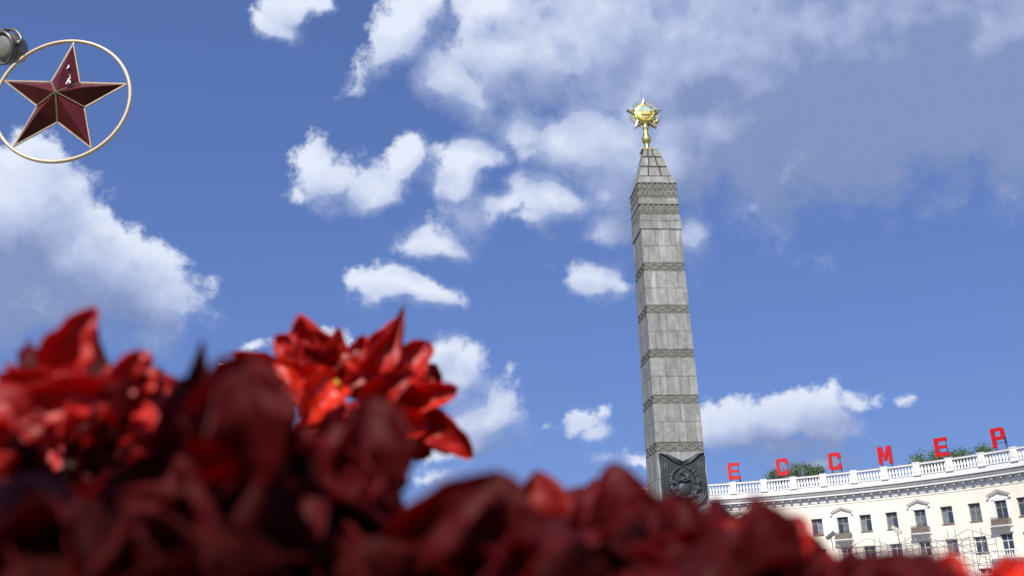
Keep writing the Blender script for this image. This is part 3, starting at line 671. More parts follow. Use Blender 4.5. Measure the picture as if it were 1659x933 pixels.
# windows
def winmesh(wd, h, fm, kind='T'):
    b = MB(); t = .07; y0, y1 = .12, .22; x = wd / 2
    b.box(-x, -x + t, y0, y1, 0, h); b.box(x - t, x, y0, y1, 0, h); b.box(-x + t, x - t, y0, y1, 0, t); b.box(-x + t, x - t, y0, y1, h - t, h)
    tz = h * .70
    b.box(-x + t, x - t, y0 + .01, y1 - .01, tz - .035, tz + .035); b.box(-.04, .04, y0 + .012, y1 - .012, t, tz - .035); b.box(-.03, .03, y0 + .012, y1 - .012, tz + .035, h - t)
    fr = b.mesh('window', fm)
    b = MB(); b.box(-x, x, .0, .5, h, h + .02); b.box(-x - .02, -x, .0, .5, 0, h + .02); b.box(x, x + .02, .0, .5, 0, h + .02); rv = b.mesh('reveal', M['wall'])
    b = MB(); b.box(-x - .05, x + .05, -.10, .12, -.07, 0.0); sill = b.mesh('sill', M['brown_edge'])
    b = MB(); b.box(-x - .01, x + .01, -.03, .10, h - .09, h + .0); hd = b.mesh('head_flashing', M['brown_frame'])
    pw = x - t - .04; ph = tz - .035 - t
    b = MB(); b.box(-pw / 2, pw / 2, -.005, .005, 0, ph); pn = b.mesh('pane', M['glass']); 
    b = MB(); b.box(-pw / 2, pw / 2, -.005, .005, 0, ph); pn2 = b.mesh('pane', M['curtain'])
    b = MB(); b.box(-pw / 2, pw / 2, -.005, .005, 0, h - t - tz - .035); pt = b.mesh('pane', M['glass'])
    return fr, rv, sill, hd, pn, pn2, pt, pw, tz, t
cache = {}
def place_window(p, z, wd, h, fm, green=False, cur=.4):
    key = (wd, round(h, 2), fm)
    if key not in cache: cache[key] = winmesh(wd, h, M[fm])
    fr, rv, sill, hd, pn, pn2, pt, pw, tz, t = cache[key]
    wv = link('window', fr, BLD, cyl(p, RR, z), (0, 0, -R_(p)))
    link('reveal', rv, wv); link('sill', sill, wv); link('head_flashing', hd, wv)
    for s in (-1, 1):
        link('pane', pn2 if rng.random() < cur else pn, wv, (s * (.04 + pw / 2), .17, t))
        link('pane', pt, wv, (s * (.035 + pw / 2), .17, tz + .035))
for ri, (z0, z1) in enumerate(ROWS):
    for p in WIN:
        dr = p in DOOR
        zz0 = z0 - (.62 if (dr and ri == 0) else .5 if (dr and ri == 1) else 0)
        place_window(p, zz0, 1.27, z1 - zz0, 'tan_frame' if ri == 0 else ('white_frame' if dr or p in (51.18, 40.27) else 'tan_frame'))
for p in WIN: place_window(p, .15, 1.7, 2.35, 'brown_frame', cur=.1)
# pediments, balconies
def gable(wd, h, th, d):
    b = MB(); x = wd / 2
    for s in (-1, 1):
        for (o, dd, tt) in ((0, d, th * .55), (-th * .55, d * .7, th * .45)):
            a0, a1 = Vector((s * x, 0, o)), Vector((0, 0, h + o))
            b.hexa([(a0.x, -dd, a0.z - tt), (a1.x, -dd, a1.z - tt), (a1.x, 0.02, a1.z - tt), (a0.x, 0.02, a0.z - tt), (a0.x, -dd, a0.z), (a1.x, -dd, a1.z), (a1.x, 0.02, a1.z), (a0.x, 0.02, a0.z)])
    for s in (-1, 1): b.box(s * x - .12 if s > 0 else s * x - .06, s * x + .06 if s > 0 else s * x + .12, -d * .9, .02, -.30, -.16)
    return b
pm = gable(2.45, .50, .17, .26).mesh('pediment', M['white'])
b = MB(); x = 1.25
for s in (-1, 1):
    b.hexa([(s * x, -.29, 0.003), (0, -.29, .503), (0, .02, .503), (s * x, .02, .003), (s * x, -.29, .06), (0, -.29, .565), (0, .02, .565), (s * x, .02, .06)])
pf = b.mesh('pediment_flashing', M['brown_edge'])
b = MB(); b.box(-.95, -.66, -.05, .02, 0, 2.6); b.box(.66, .95, -.05, .02, 0, 2.6); b.box(-.95, .95, -.05, .02, 2.44, 2.85); sur = b.mesh('surround', M['white'])
b = MB(); b.box(-1.0, 1.0, -.85, .02, -.13, 0); b.box(-.88, .88, -.7, .02, -.22, -.13)
for s in (-.8, .8): b.prism([(s - .09, -.26), (s + .09, -.26), (s + .09, -.7), (s - .09, -.7)], -.35, .02)
slab = b.mesh('balcony', M['white'])
b = MB(); b.box(-.98, .98, -.88, -.84, 0.0, .08)
b.box(-.90, .90, -.78, -.75, .10, .62); b.box(-.90, -.87, -.74, 0, .10, .62); b.box(.87, .90, -.74, 0, .10, .62)
rl = b.mesh('railing', M['railing'])
b = MB()
for i in range(11): b.box(-.91 + i * .179, -.88 + i * .179, -.815, -.785, .04, .72)
b.box(-.93, .93, -.83, -.77, .70, .75)
rl2 = b.mesh('railing_bar', M['darksteel'])
b = MB(); b.box(-1.3, 1.3, -.95, .02, -.2, 0); b.box(-1.45, 1.45, -1.05, .02, -.06, 0.02)
for s in (-1, 1): b.box(s * 1.2 - .12, s * 1.2 + .12, -.95, -.7, 0.02, .72); b.box(s * 1.2 - .1, s * 1.2 + .1, -.7, .02, 0.02, .1)
b.box(-1.35, 1.35, -.98, -.68, .72, .84)
for s in (-.9, .9): b.prism([(s - .1, -.2), (s + .1, -.2), (s + .1, -.8), (s - .1, -.8)], -.5, .02)
stb = b.mesh('stone_balcony', M['white'])
b = MB(); b.lathe([(.06, 0), (.085, .25), (.04, .5), (.06, .70)], 6); sbl = b.mesh('baluster', M['white'])
for p in sorted(DOOR):
    o = .45 if p == 19.7 else 0
    g = link('pediment', pm, BLD, cyl(p, RR, 12.50 + o), (0, 0, -R_(p))); link('pediment_flashing', pf, g)
    link('surround', sur, BLD, cyl(p, RR - .003, 9.52), (0, 0, -R_(p)))
    s_ = link('balcony', slab, BLD, cyl(p, RR, 9.48), (0, 0, -R_(p))); link('railing', rl, s_); link('railing_bar', rl2, s_)
    s_ = link('stone_balcony', stb, BLD, cyl(p, RR, 6.22), (0, 0, -R_(p)))
    for i in range(9): link('baluster', sbl, s_, (-1.0 + i * .25, -.83, .02))
b = MB(); arc(b, [(RR + .05, 2.75), (RR - .25, 2.75), (RR - .3, 3.0), (RR + .05, 3.0)]); b.build('string_course', M['white'], BLD)

# letters on the roof ---------------------------------------------------------
LW, LH = 1.45, 2.05
def rr(x0, x1, z0, z1): return [(x0, z0), (x1, z0), (x1, z1), (x0, z1)]
def letter_polys(ch):
    s = .40; X = LW / 2
    if ch == 'Е': return [rr(-X, -X + s, 0, LH), rr(-X + s, X, 0, s), rr(-X + s, X, LH - s, LH), rr(-X + s, X - .12, LH / 2 - s * .42, LH / 2 + s * .42)]
    if ch == 'С':
        c = .22
        return [[(-X, c), (-X + s, s - .0), (-X + s, LH - s), (-X, LH - c)], [(-X, c), (-X + c, 0), (X - c, 0), (X, c), (X - s, s), (-X + s, s)], [(X - s, s), (X, c), (X, LH * .36), (X - s, LH * .36)],
                [(-X, LH - c), (-X + s, LH - s), (X - s, LH - s), (X, LH - c), (X - c, LH), (-X + c, LH)], [(X - s, LH * .64), (X, LH * .64), (X, LH - c), (X - s, LH - s)]]
    if ch == 'М':
        X2 = X + .06
        return [rr(-X2, -X2 + s, 0, LH), rr(X2 - s, X2, 0, LH), [(-X2 + s, LH), (-X2 + s, LH - .75), (-.13, .38), (.13, .38), (0, .95), (-X2 + s + .12, LH)], [(X2 - s, LH), (X2 - s - .12, LH), (0, .95), (.13, .38), (X2 - s, LH - .75)]]
    if ch == 'Р':
        c = .2; zb_ = LH * .38
        return [rr(-X, -X + s, 0, LH), [(-X + s, LH - s * .85), (X - s, LH - s * .85), (X, LH - c), (X - c, LH), (-X + s, LH)], [(X - s, LH - s * .85), (X - s, zb_ + s * .85), (X, zb_ + c), (X, LH - c)], [(-X + s, zb_), (X - c, zb_), (X, zb_ + c), (X - s, zb_ + s * .85), (-X + s, zb_ + s * .85)]]
LET = [('Е', 19.2, 'red roof letter standing beside the obelisk shaft, leftmost of the row'), ('С', 25.95, 'red roof letter C just left of the green treetop behind the parapet'),
       ('С', 33.15, 'red roof letter C just right of the green treetop behind the parapet'), ('М', 39.9, 'red roof letter M on the curved parapet'),
       ('Е', 47.35, 'red roof letter E rising out of the greenery behind the parapet'), ('Р', 54.75, 'red roof letter P with its steel frame showing at the right')]
for ch, p, lab in LET:
    t = thing('roof_letter', lab, 'letter', CC + cyl(p, 50, 14.95), -R_(p), 'red letters standing along the roof')
    b = MB(); zl = 2.62
    for pl in letter_polys(ch): b.prism([(x, z + zl) for x, z in pl], -.14, .10)
    b.build('letter_face', M['letter'], t)
    b = MB()
    for s in (-.55, .55):
        b.bar((s, .16, 0), (s, .16, 4.3 if ch != 'Р' or s < 0 else 3.6), .06); b.bar((s, .16, 3.6), (s, 1.5, 0), .05)
        if s > 0 and ch in 'РЕ': b.bar((s + .25, .3, 0), (s + .08, .2, 4.2 if ch == 'Р' else 3.1), .07)
    b.bar((-.7, .16, 1.3), (1.15, .16, 1.3), .05); b.bar((-.55, .16, 0), (.55, .16, 1.3), .04); b.bar((-.6, .16, 3.1), (.6, .16, 3.1), .05)
    b.build('support_frame', M['darksteel'], t)

# trees behind the roof --------------------------------------------------------
def leaf_mesh():
    b = MB(); b.add([(0, 0, 0), (.10, .03, .12), (0, 0, .3), (-.10, .03, .12)], [(0, 1, 2, 3)]); return b
def tree(phi, r, top, cr, lab, seed, ncl=60, squash=.6):
    rg = random.Random(seed); c = CC + cyl(phi, r, 0)
    t = thing('tree', lab, 'tree', c, 0, 'trees behind the curved building')
    b = MB(); b.tube([(0, 0, 0), (.1, .05, top * .35), (-.1, .1, top * .65), (0, 0, top * .92)], [.35, .26, .17, .05], 8)
    cl = []
    for k in range(ncl):
        a = rg.uniform(0, 6.28); e = rg.uniform(-.6, 1); q = cr * rg.uniform(.35, 1) ** .6
        cl.append(Vector((math.cos(a) * math.sqrt(1 - min(1, e * e) * .8) * q, math.sin(a) * math.sqrt(1 - min(1, e * e) * .8) * q, top - cr * squash * 1.1 + e * q * squash)))
    for p in cl[::3]: b.tube([(0, 0, max(2, p.z * .72)), p * .6 + Vector((0, 0, p.z * .36)), p], [.1, .06, .02], 5)
    b.build('trunk', M['bark'], t)
    V = []; Fc = []
    for p in cl:
        sz = rg.uniform(.45, 1.0)
        for j in range(36):
            d = Vector((rg.gauss(0, 1), rg.gauss(0, 1), rg.gauss(0, .7))).normalized() * sz * rg.uniform(.3, 1.1) + p
            if rg.random() < .12: d += Vector((rg.gauss(0, .3), rg.gauss(0, .3), rg.uniform(0, .5)))
            u = Vector((rg.gauss(0, 1), rg.gauss(0, 1), rg.gauss(0, 1))).normalized(); v = u.cross(Vector((rg.gauss(0, 1), rg.gauss(0, 1), rg.gauss(0, 1)))).normalized()
            s = rg.uniform(.07, .16); k = len(V); V += [d - u * s, d + v * s * .55, d + u * s, d - v * s * .55]; Fc.append((k, k + 1, k + 2, k + 3))
    me = bpy.data.meshes.new('crown'); me.from_pydata(V, [], Fc); me.materials.append(M['tree_leaf']); link('crown', me, t)
def ctop(X, Y, r):
    d = ray(X, Y); a = d.xy.dot(d.xy); q = Vector((-CC.x, -CC.y)); bb = 2 * d.xy.dot(q); c = q.dot(q) - r * r
    tt = (-bb + math.sqrt(bb * bb - 4 * a * c)) / (2 * a); p = d.xy * tt - CC.xy
    return math.degrees(math.atan2(p.x, p.y)), CAMZ + d.z * tt
for i, (X, Y, cr, lab) in enumerate([(1297, 751, 2.9, 'leafy green treetop between the two C letters on the roof'), (1258, 763, 1.9, 'low green treetop just under the first C letter'), (1320, 757, 1.5, 'small treetop left of the second C letter'),
                           (1500, 735, 2.9, 'green treetop left of the second E letter'), (1553, 730, 2.4, 'green treetop right of the second E letter'), (1595, 725.5, 1.2, 'tiny green treetop between the last two letters'), (1528, 735, 2.0, 'low green treetop behind the foot of the second E letter')]):
    ph, z = ctop(X, Y, 64.5); tree(ph, 64.5, z + .1, cr * .68, lab, 30 + i, ncl=int(17 * cr))

# scaffold -------------------------------------------------------------------
SR = 44.8
SC = thing('scaffold', 'open grey pipe scaffold in front of the cream facade', 'scaffold', CC)
ups = [34.5 + i * 1.75 for i in range(13)]
zt_ = lambda p: 8.3 + .9 * abs(((p - 34.5) / 3.5) % 2 - 1)
b = MB(); b.bar((0, 0, 0), (0, 0, 1), .06, n=6); um = b.mesh('upright', M['pipe'])
for i, p in enumerate(ups):
    for rr_ in (SR, SR - 1.6):
        o = link('upright', um, SC, cyl(p, rr_, 0)); o.scale = (1, 1, (8.9 if i % 2 else 8.2) + rng.uniform(-.3, .4))
def pipe(name, p0, z0, p1, z1, r0=SR, r1=SR):
    b = MB(); b.bar(cyl(p0, r0, z0), cyl(p1, r1, z1), .055, n=5); b.build(name, M['pipe'], SC)
for i in range(len(ups) - 1):
    for z in (2.2, 4.3, 5.6, 6.8, 7.5, 8.1): 
        pipe('ledger', ups[i], z + .1 * math.sin(i), ups[i + 1], z + .1 * math.sin(i + 1) + .05)
        if z > 4: pipe('ledger', ups[i], z, ups[i + 1], z + .1, SR - 1.6, SR - 1.6)
    if i % 2 == 0: pipe('brace', ups[i], 4.3, ups[i + 1], 7.9)
    elif i % 3: pipe('brace', ups[i], 7.9, ups[i + 1], 4.3)
for i in range(0, len(ups) - 2, 4):
    pipe('brace', ups[i], 8.0, ups[min(i + 2, 12)], 9.15); pipe('brace', ups[min(i + 2, 12)], 9.15, ups[min(i + 4, 12)], 8.1)
    pipe('brace', ups[i], 8.0, ups[min(i + 3, 12)], 5.2, SR - 1.6, SR)
pipe('brace', ups[8], 8.6, ups[12], 5.4); pipe('brace', ups[7], 5.4, ups[10], 8.4, SR - 1.6, SR)
for X, Y, lab, tl in ((1346, 867, 'tilted grey floodlight panel on the left end of the scaffold', .5), (1453, 858, 'tilted grey floodlight panel near the middle of the scaffold', -.55)):
    ph, z = ctop(X, Y, SR)
    t = thing('floodlight', lab, 'floodlight', CC + cyl(ph, SR, z), -R_(ph), 'floodlight panels on the scaffold')
    b = MB(); b.box(-.55, .55, -.12, .12, -.17, .17); b.box(-.6, .6, -.16, -.12, -.2, .2); o = b.build('housing', M['lampgrey'], t); o.rotation_euler = (R_(-25), -tl * 1.15, 0)
    b = MB(); b.bar((0, .1, -.1), (0, .25, -1.6), .06); b.bar((-.3, .1, -.1), (0, .25, -.7), .04); b.build('bracket', M['darksteel'], t)

# far building seen through the gap ---------------------------------------------
p = at(670, 900, 190); fb = thing('far_building', 'pale distant building glimpsed under the dark petals', 'building', (p.x, p.y, 0), -math.atan2(p.x, p.y))
b = MB(); b.box(-16, 12, 0, 12, 0, p.z + 1); b.build('wall', M['farwall'], fb)
b = MB(); b.box(-16.6, 12.6, -.5, 12.5, p.z + 1, p.z + 1.6); b.build('roof', M['rooftin'], fb)
b = MB(); b.box(-.8, .8, -.1, .1, -1.1, 1.1); wf = b.mesh('window', M['white_frame']); b = MB(); b.box(-.65, .65, -.14, -.1, -.95, .95); wg = b.mesh('pane', M['glass'])
for r in range(3):
    for c in range(8):
        o = link('window', wf, fb, (-14 + c * 3.4, -.02, 2.5 + r * 3.3)); link('pane', wg, o)

# street lamp whose arm shows above the flowers ---------------------------------
p = at(355, 591, 30)
t = thing('street_lamp', 'thin pale street lamp arm seen above the flowers', 'lamp', (p.x + .66, p.y, 0))
b = MB(); b.tube([(0, 0, 0), (0, 0, p.z - .1)], [.07, .035], 10); b.build('pole', M['pole'], t)
b = MB(); b.tube([(0, 0, p.z - .1), (-.12, 0, p.z), (-.5, 0, p.z)], .03, 8); b.build('arm', M['pole'], t)
b = MB(); b.box(-.66, -.3, -.07, .07, p.z - .03, p.z + .03); b.build('lamp_head', M['white_frame'], t)

# ------------------------------------------------------------------ star in a ring
SCt = CAMP + ray(101.08, 162.8) * 8.5
yw = .0126585
ST = thing('ring_star', 'dark red faceted star inside a thin cream metal ring', 'star ornament', SCt, yw)
Rs, ri, hs, rl_ = .5, .19155, .1138, -.0552206
def pol(a, r, y=0): return Vector((r * math.cos(a), y, r * math.sin(a)))
apex = Vector((0, -hs, 0)); bapex = Vector((0, hs * .5, 0))
edge = MB(); 
for k in range(5):
    a = math.pi / 2 - k * 2 * math.pi / 5 + rl_; tip = pol(a, Rs); l = pol(a + math.pi / 5, ri); r = pol(a - math.pi / 5, ri)
    # arm with a shallow ridge from apex to tip
    b = MB(); mid = pol(a, Rs * .38, -hs * .86)
    b.add([apex, l, tip, r, mid, bapex], [(0, 1, 4), (1, 2, 4), (2, 3, 4), (3, 0, 4), (5, 2, 1), (5, 3, 2)])
    b.build('star_arm', M['star_red'], ST)
    for q in (l, r): edge.bar(q + Vector((0, -.003, 0)), tip + Vector((0, -.003, 0)), .0095, .012)
    edge.bar(l + Vector((0, -.006, 0)), apex + Vector((0, -.008, 0)), .014, .010)
    b = MB(); b.tube([tip * .985, pol(a, .518)], .006, 6); b.build('spoke', M['silver'], ST)
edge.build('star_edging', M['star_edge'], ST)
b = MB(); b.tube([pol(2 * math.pi * k / 96, .520, .0) * 1.0 for k in range(96)], .0145, 12, closed=True); rg_ = b.build('ring', M['cream_metal'], ST, smooth=True); rg_.scale = (1, 1, 1.012)
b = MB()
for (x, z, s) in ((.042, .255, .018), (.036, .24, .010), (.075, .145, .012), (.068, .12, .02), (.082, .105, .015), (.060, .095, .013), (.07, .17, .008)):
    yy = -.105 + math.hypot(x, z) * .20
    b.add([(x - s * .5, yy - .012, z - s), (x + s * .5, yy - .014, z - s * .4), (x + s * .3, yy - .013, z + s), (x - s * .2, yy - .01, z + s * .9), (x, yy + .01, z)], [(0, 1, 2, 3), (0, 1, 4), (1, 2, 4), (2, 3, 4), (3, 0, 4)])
b.build('pale_patch', M['patch_white'], ST)  # small pale patches over the star facets
# its post, just outside the picture on the left
pp = CAMP + ray(-62, 165) * 8.9
t = thing('lamp_post', 'grey lamp post at the left carrying the ringed star', 'lamp post', (pp.x, pp.y, 0))
b = MB(); b.tube([(0, 0, 0), (0, 0, 1.2), (0, 0, 1.25), (0, 0, pp.z + 1.2)], [.11, .1, .07, .06], 12); b.build('post', M['lampgrey'], t)
b = MB(); rel_ = SCt - Vector((pp.x, pp.y, 0))
b.tube([(0, 0, rel_.z + .06), rel_ + Vector((-.518, .03, .06))], .018, 8); b.tube([(0, 0, rel_.z - .3), rel_ + Vector((-.47, .03, -.25))], .014, 8); b.build('bracket', M['lampgrey'], t)
# floodlight
fl = CAMP + ray(17, 80) * 8.95
t = thing('floodlight', 'round grey floodlight head on the post, partly behind the ring', 'floodlight', fl)
FS = .80
dirn = Vector((-.45, -.75, -.35)).normalized(); Tl = dirn.to_track_quat('Z', 'Y').to_matrix().to_4x4() @ Matrix.Scale(FS, 4)
b = MB(); b.lathe([(.02, -.15), (.08, -.143), (.125, -.105), (.15, -.05), (.158, .02), (.158, .06), (.15, .065)], 28, T=Tl); b.build('body', M['lampgrey'], t, smooth=True)
b = MB(); b.lathe([(.148, .055), (.165, .058), (.165, .095), (.142, .095), (.135, .07)], 28, T=Tl); b.build('rim', M['lampgrey'], t, smooth=True)
b = MB(); b.lathe([(.137, .06), (.12, .085), (.07, .10), (.01, .105)], 28, T=Tl); b.build('lens', M['lampglass'], t, smooth=True)
b = MB(); b.tube([Tl @ Vector((.19 * math.cos(R_(a)), .19 * math.sin(R_(a)), -.01 if abs(a - 90) < 89 else .02)) for a in range(0, 181, 15)], .013, 8)
b.lathe([(.03, -.02), (.03, .02)], 10, T=Tl @ Matrix.Translation((.175, 0, .02)) @ Matrix.Rotation(math.pi / 2, 4, 'Y')); b.build('yoke', M['lampgrey'], t, smooth=True)
b = MB(); b.tube([Tl @ Vector((0, .19, 0)), (pp - fl) + Vector((0, 0, .1 + fl.z - pp.z))], .02, 8); b.build('arm', M['lampgrey'], t)

# ------------------------------------------------------------------ flowers
NU, NT = 9, 19
def petal_mesh(B, T, wd, bend, cup, roll, seed, m_, pointed=.6, ruf=1.0, thick=.0007, name='petal', origin=None, twist=0.0, wbase=.35):
    """closed petal sheet from B to T (world points), width wd, curved along its length and cupped across"""
    rg = random.Random(seed); ax = T - B; Ln = ax.length; ax.normalize()
    mid = (B + T) / 2; vd = (mid - CAMP).normalized()
    side = ax.cross(vd).normalized(); nrm = side.cross(ax).normalized()
    if nrm.dot(vd) > 0: nrm = -nrm            # nrm looks at the camera side
    rq = Matrix.Rotation(roll, 3, ax); side = rq @ side; nrm = rq @ nrm
    ph = [rg.uniform(0, 6.28) for _ in range(5)]; lat = rg.uniform(-.12, .12)
    P = []
    for i in range(NT):
        t = i / (NT - 1)
        c = B + ax * Ln * t + nrm * bend * Ln * math.sin(math.pi * t) * .5 + side * lat * Ln * math.sin(math.pi * t)
        w_ = (wbase * (1 - t) ** 2 + (math.sin(math.pi * min(1, t ** .8)) ** pointed)) ; w_ = max(w_, .02) * wd / 2
        if i == NT - 1: w_ = wd * .012
        tw = twist * t; sd_ = side * math.cos(tw) + nrm * math.sin(tw); nn = nrm * math.cos(tw) - side * math.sin(tw)
        for j in range(NU):
            u = j / (NU - 1) * 2 - 1
            rfl = ruf * wd * (.07 * abs(u) ** 2 * math.sin(9 * t + ph[0] + u) + .03 * math.sin(5 * u + 6 * t + ph[1]) + .035 * abs(u) * math.sin(19 * t + ph[2] + 2 * u))
            wv = 1 + ruf * (.10 * math.sin(13 * t + ph[3] + (u > 0) * 2) + .05 * math.sin(27 * t + ph[4]))
            cr_ = mnoise.noise(Vector((seed * 1.7 + u * 1.6, t * 5.0, seed * .31))) * .16 + mnoise.noise(Vector((seed * 2.3 + u * 4.2, t * 8, 3.3))) * .06
            lv = (.035 * math.cos(u * 8.5 + ph[0]) * (1 - t * .5) + cr_) * wd * ruf
            P.append(c + sd_ * u * w_ * wv * (1 - .25 * cup * abs(u)) + nn * (cup * w_ * u * u * .9 + rfl + lv - .06 * w_ * (1 - abs(u)) ))
    fs = [(i * NU + j, i * NU + j + 1, (i + 1) * NU + j + 1, (i + 1) * NU + j) for i in range(NT - 1) for j in range(NU - 1)]
    org = origin if origin is not None else Vector((0, 0, 0))
    n = len(P); th = max(thick, wd * .012)
    V = [p - org + nrm * th * .5 for p in P] + [p - org - nrm * th * .5 for p in P]
    rim = [j for j in range(NU)] + [i * NU + NU - 1 for i in range(1, NT)] + [(NT - 1) * NU + j for j in range(NU - 2, -1, -1)] + [i * NU for i in range(NT - 2, 0, -1)]
    F2 = fs + [tuple(n + q for q in reversed(f)) for f in fs] + [(rim[k], n + rim[k], n + rim[(k + 1) % len(rim)], rim[(k + 1) % len(rim)]) for k in range(len(rim))]
    me = bpy.data.meshes.new(name); me.from_pydata(V, [], F2); me.materials.append(M[m_])
    me.polygons.foreach_set('use_smooth', [True] * len(F2)); me.update(); return me
seedc = [100]
def flower(lab, cpx, d, petals, fills=(), stem=True, cat='flower', name='red_flower', extra=None):
    """petals: (bx, by, tx, ty, width px, dd base, dd tip, bend, cup, roll, material)"""
    c = at(cpx[0], cpx[1], d)
    t = thing(name, lab, cat, (c.x, c.y, 0), 0, 'red flowers in the foreground bed'); org = Vector((c.x, c.y, 0))
    for pt in petals:
        bx, by, tx, ty, wp, db, dt, bend, cup, roll, mt = pt[:11]; kw = pt[11] if len(pt) > 11 else {}
        seedc[0] += 1; wp = wp * 1.18
        B = at(bx, by, d + db); T = at(tx, ty, d + dt); wd = wp * (d + (db + dt) / 2) / FPX
        kw = dict(kw); kw.setdefault('ruf', .55 if d < .23 else .9)
        link('petal', petal_mesh(B, T, wd, bend, cup, roll, seedc[0], mt, origin=org, **kw), t)
    for (fx, fy, rx, ry, n, ln, wp, mats, db, dt) in fills:
        near = d < .23; sc_ = 1.25 if near else 1.0; ln, wp = ln * (1.12 if near else 1), wp * sc_
        for k in range(n):
            seedc[0] += 1; rg = random.Random(seedc[0])
            x = fx + rx * rg.uniform(-1, 1); y = fy + 24 + ry * rg.uniform(-1, 1); a = rg.uniform(20, 160) if rg.random() < .75 else rg.uniform(0, 360); q = ln * rg.uniform(.5, 1.0)
            dd = rg.uniform(db, dt); tx, ty = x + q * math.cos(R_(a)) / 2, y - q * math.sin(R_(a)) / 2; bx, by = x - q * math.cos(R_(a)) / 2, y + q * math.sin(R_(a)) / 2
            if 630 < x < 745 and max(by, ty) > 865: continue      # a chink in the mass shows the far street
            B = at(bx, by, d + dd); T = at(tx, ty, d + dd + rg.uniform(-.02, .03)); wd = wp * rg.uniform(.7, 1.2) * (d + dd) / FPX
            link('petal', petal_mesh(B, T, wd, rg.uniform(-.5, .6), rg.uniform(-.3, 1.0), rg.uniform(-.9, .9), seedc[0], rg.choice(mats), origin=org, ruf=.45 if near else .9), t)
    if stem:
        b = MB(); b.tube([(0, 0, 0), (.004, .01, c.z * .5), (0, .004, c.z * .92), (0, .012, c.z - .01)], [.004, .0035, .003, .0028], 8); b.build('stem', M['stem'], t, smooth=True)
        for k in range(2):
            rg = random.Random(seedc[0] * 3 + k); z = c.z * rg.uniform(.2, .45); a = rg.uniform(.3, 2.8)
            B = org + Vector((0, 0, z)); T = B + Vector((math.cos(a) * .09, math.sin(a) * .09, .05))
            link('leaf', petal_mesh(B, T, .04, .3, .4, .5, 900 + seedc[0] + k, 'leaf_green', origin=org, name='leaf'), t)
    if extra: extra(t, org)
    return t
RD, OR, DK, LD, DP = 'petal_red', 'petal_orange', 'petal_dark', 'leaf_dark', 'petal_deep'
# sharpest bloom, left of centre
def bloomx(t, org):
    for k, (x, y, x2, y2, mt, r) in enumerate([(548, 655, 545, 618, 'stamen', .0011), (556, 638, 588, 620, 'pistil', .0016), (545, 600, 560, 578, 'pistil', .0014), (566, 585, 578, 572, 'pistil', .0012)]):
        a, c = at(x, y, .352) - org, at(x2, y2, .345) - org; b = MB(); b.tube([a, (a + c) / 2 + Vector((.001, 0, .001)), c], [r * .4, r * .4, r * .75], 8); b.build('stamen' if mt == 'stamen' else 'pistil', M[mt], t, smooth=True)
RF = dict(pointed=.45, ruf=.85)
flower('bright red crowded bloom with ruffled petals, sharpest of the flowers', (565, 640), .36, [
 (525, 628, 482, 508, 70, .015, .005, .15, .6, .25, RD, dict(pointed=.6, ruf=.9)), (520, 600, 446, 542, 56, .012, .01, .3, .5, -.3, RD, RF), (500, 620, 470, 535, 46, .008, .004, .2, .7, .4, RD, RF), (555, 610, 548, 530, 32, .02, .015, .1, .4, 0, RD), (575, 605, 590, 542, 36, .03, .03, .1, .4, .2, RD),
 (552, 640, 654, 493, 44, -.008, 0, .12, .7, .15, RD, dict(pointed=.9)), (575, 640, 648, 512, 46, .008, .01, .12, .6, -.3, RD), (600, 640, 640, 555, 50, -.002, .002, .35, .7, .2, RD, RF), (625, 650, 698, 553, 62, .005, .005, .35, .6, .1, RD, RF), (640, 650, 708, 590, 60, .012, .012, .3, .6, .3, RD, RF),
 (600, 655, 668, 598, 52, -.01, -.014, .5, .9, 0, RD, RF), (655, 655, 743, 628, 44, -.006, -.01, .45, .9, .1, OR, dict(pointed=.28, ruf=.7)), (640, 645, 700, 610, 40, -.008, -.006, .4, .8, .4, RD, RF),
 (612, 668, 700, 690, 60, -.008, -.012, .5, .8, 0, OR, RF), (660, 680, 768, 741, 52, -.006, -.01, .3, .7, 0, RD, dict(pointed=.45, ruf=.8)), (640, 690, 730, 735, 50, .0, .0, .4, .7, -.3, RD, RF), (700, 665, 762, 722, 40, .006, .0, .4, .7, .3, OR, RF), (640, 690, 700, 738, 44, .0, -.0, .3, .7, .2, RD, RF), (600, 680, 650, 728, 50, .004, .0, .3, .7, .2, RD, RF),
 (540, 620, 443, 588, 42, -.006, -.01, .3, .7, .15, OR, dict(pointed=.4)), (470, 610, 376, 570, 34, .006, -.006, .2, .6, .1, RD, dict(pointed=.5)), (530, 645, 452, 630, 46, .006, .0, .3, .6, .2, RD, RF), (552, 620, 494, 690, 60, -.01, -.014, .4, .7, .1, OR, RF), (535, 650, 478, 702, 44, .0, -.01, .3, .6, -.2, RD, RF), (560, 650, 520, 710, 50, .0, .0, .3, .6, .2, RD, RF),
 (560, 660, 560, 720, 60, .01, .0, .2, .5, 0, RD), (575, 650, 620, 720, 50, .01, .0, .2, .5, 0, RD)],
 fills=[(575, 585, 50, 20, 6, 84, 42, [RD, RD, OR], .0, .02), (510, 600, 40, 20, 5, 76, 44, [RD, RD, OR], .004, .02), (660, 620, 35, 20, 4, 70, 44, [RD, RD, OR], .0, .02)], extra=bloomx)
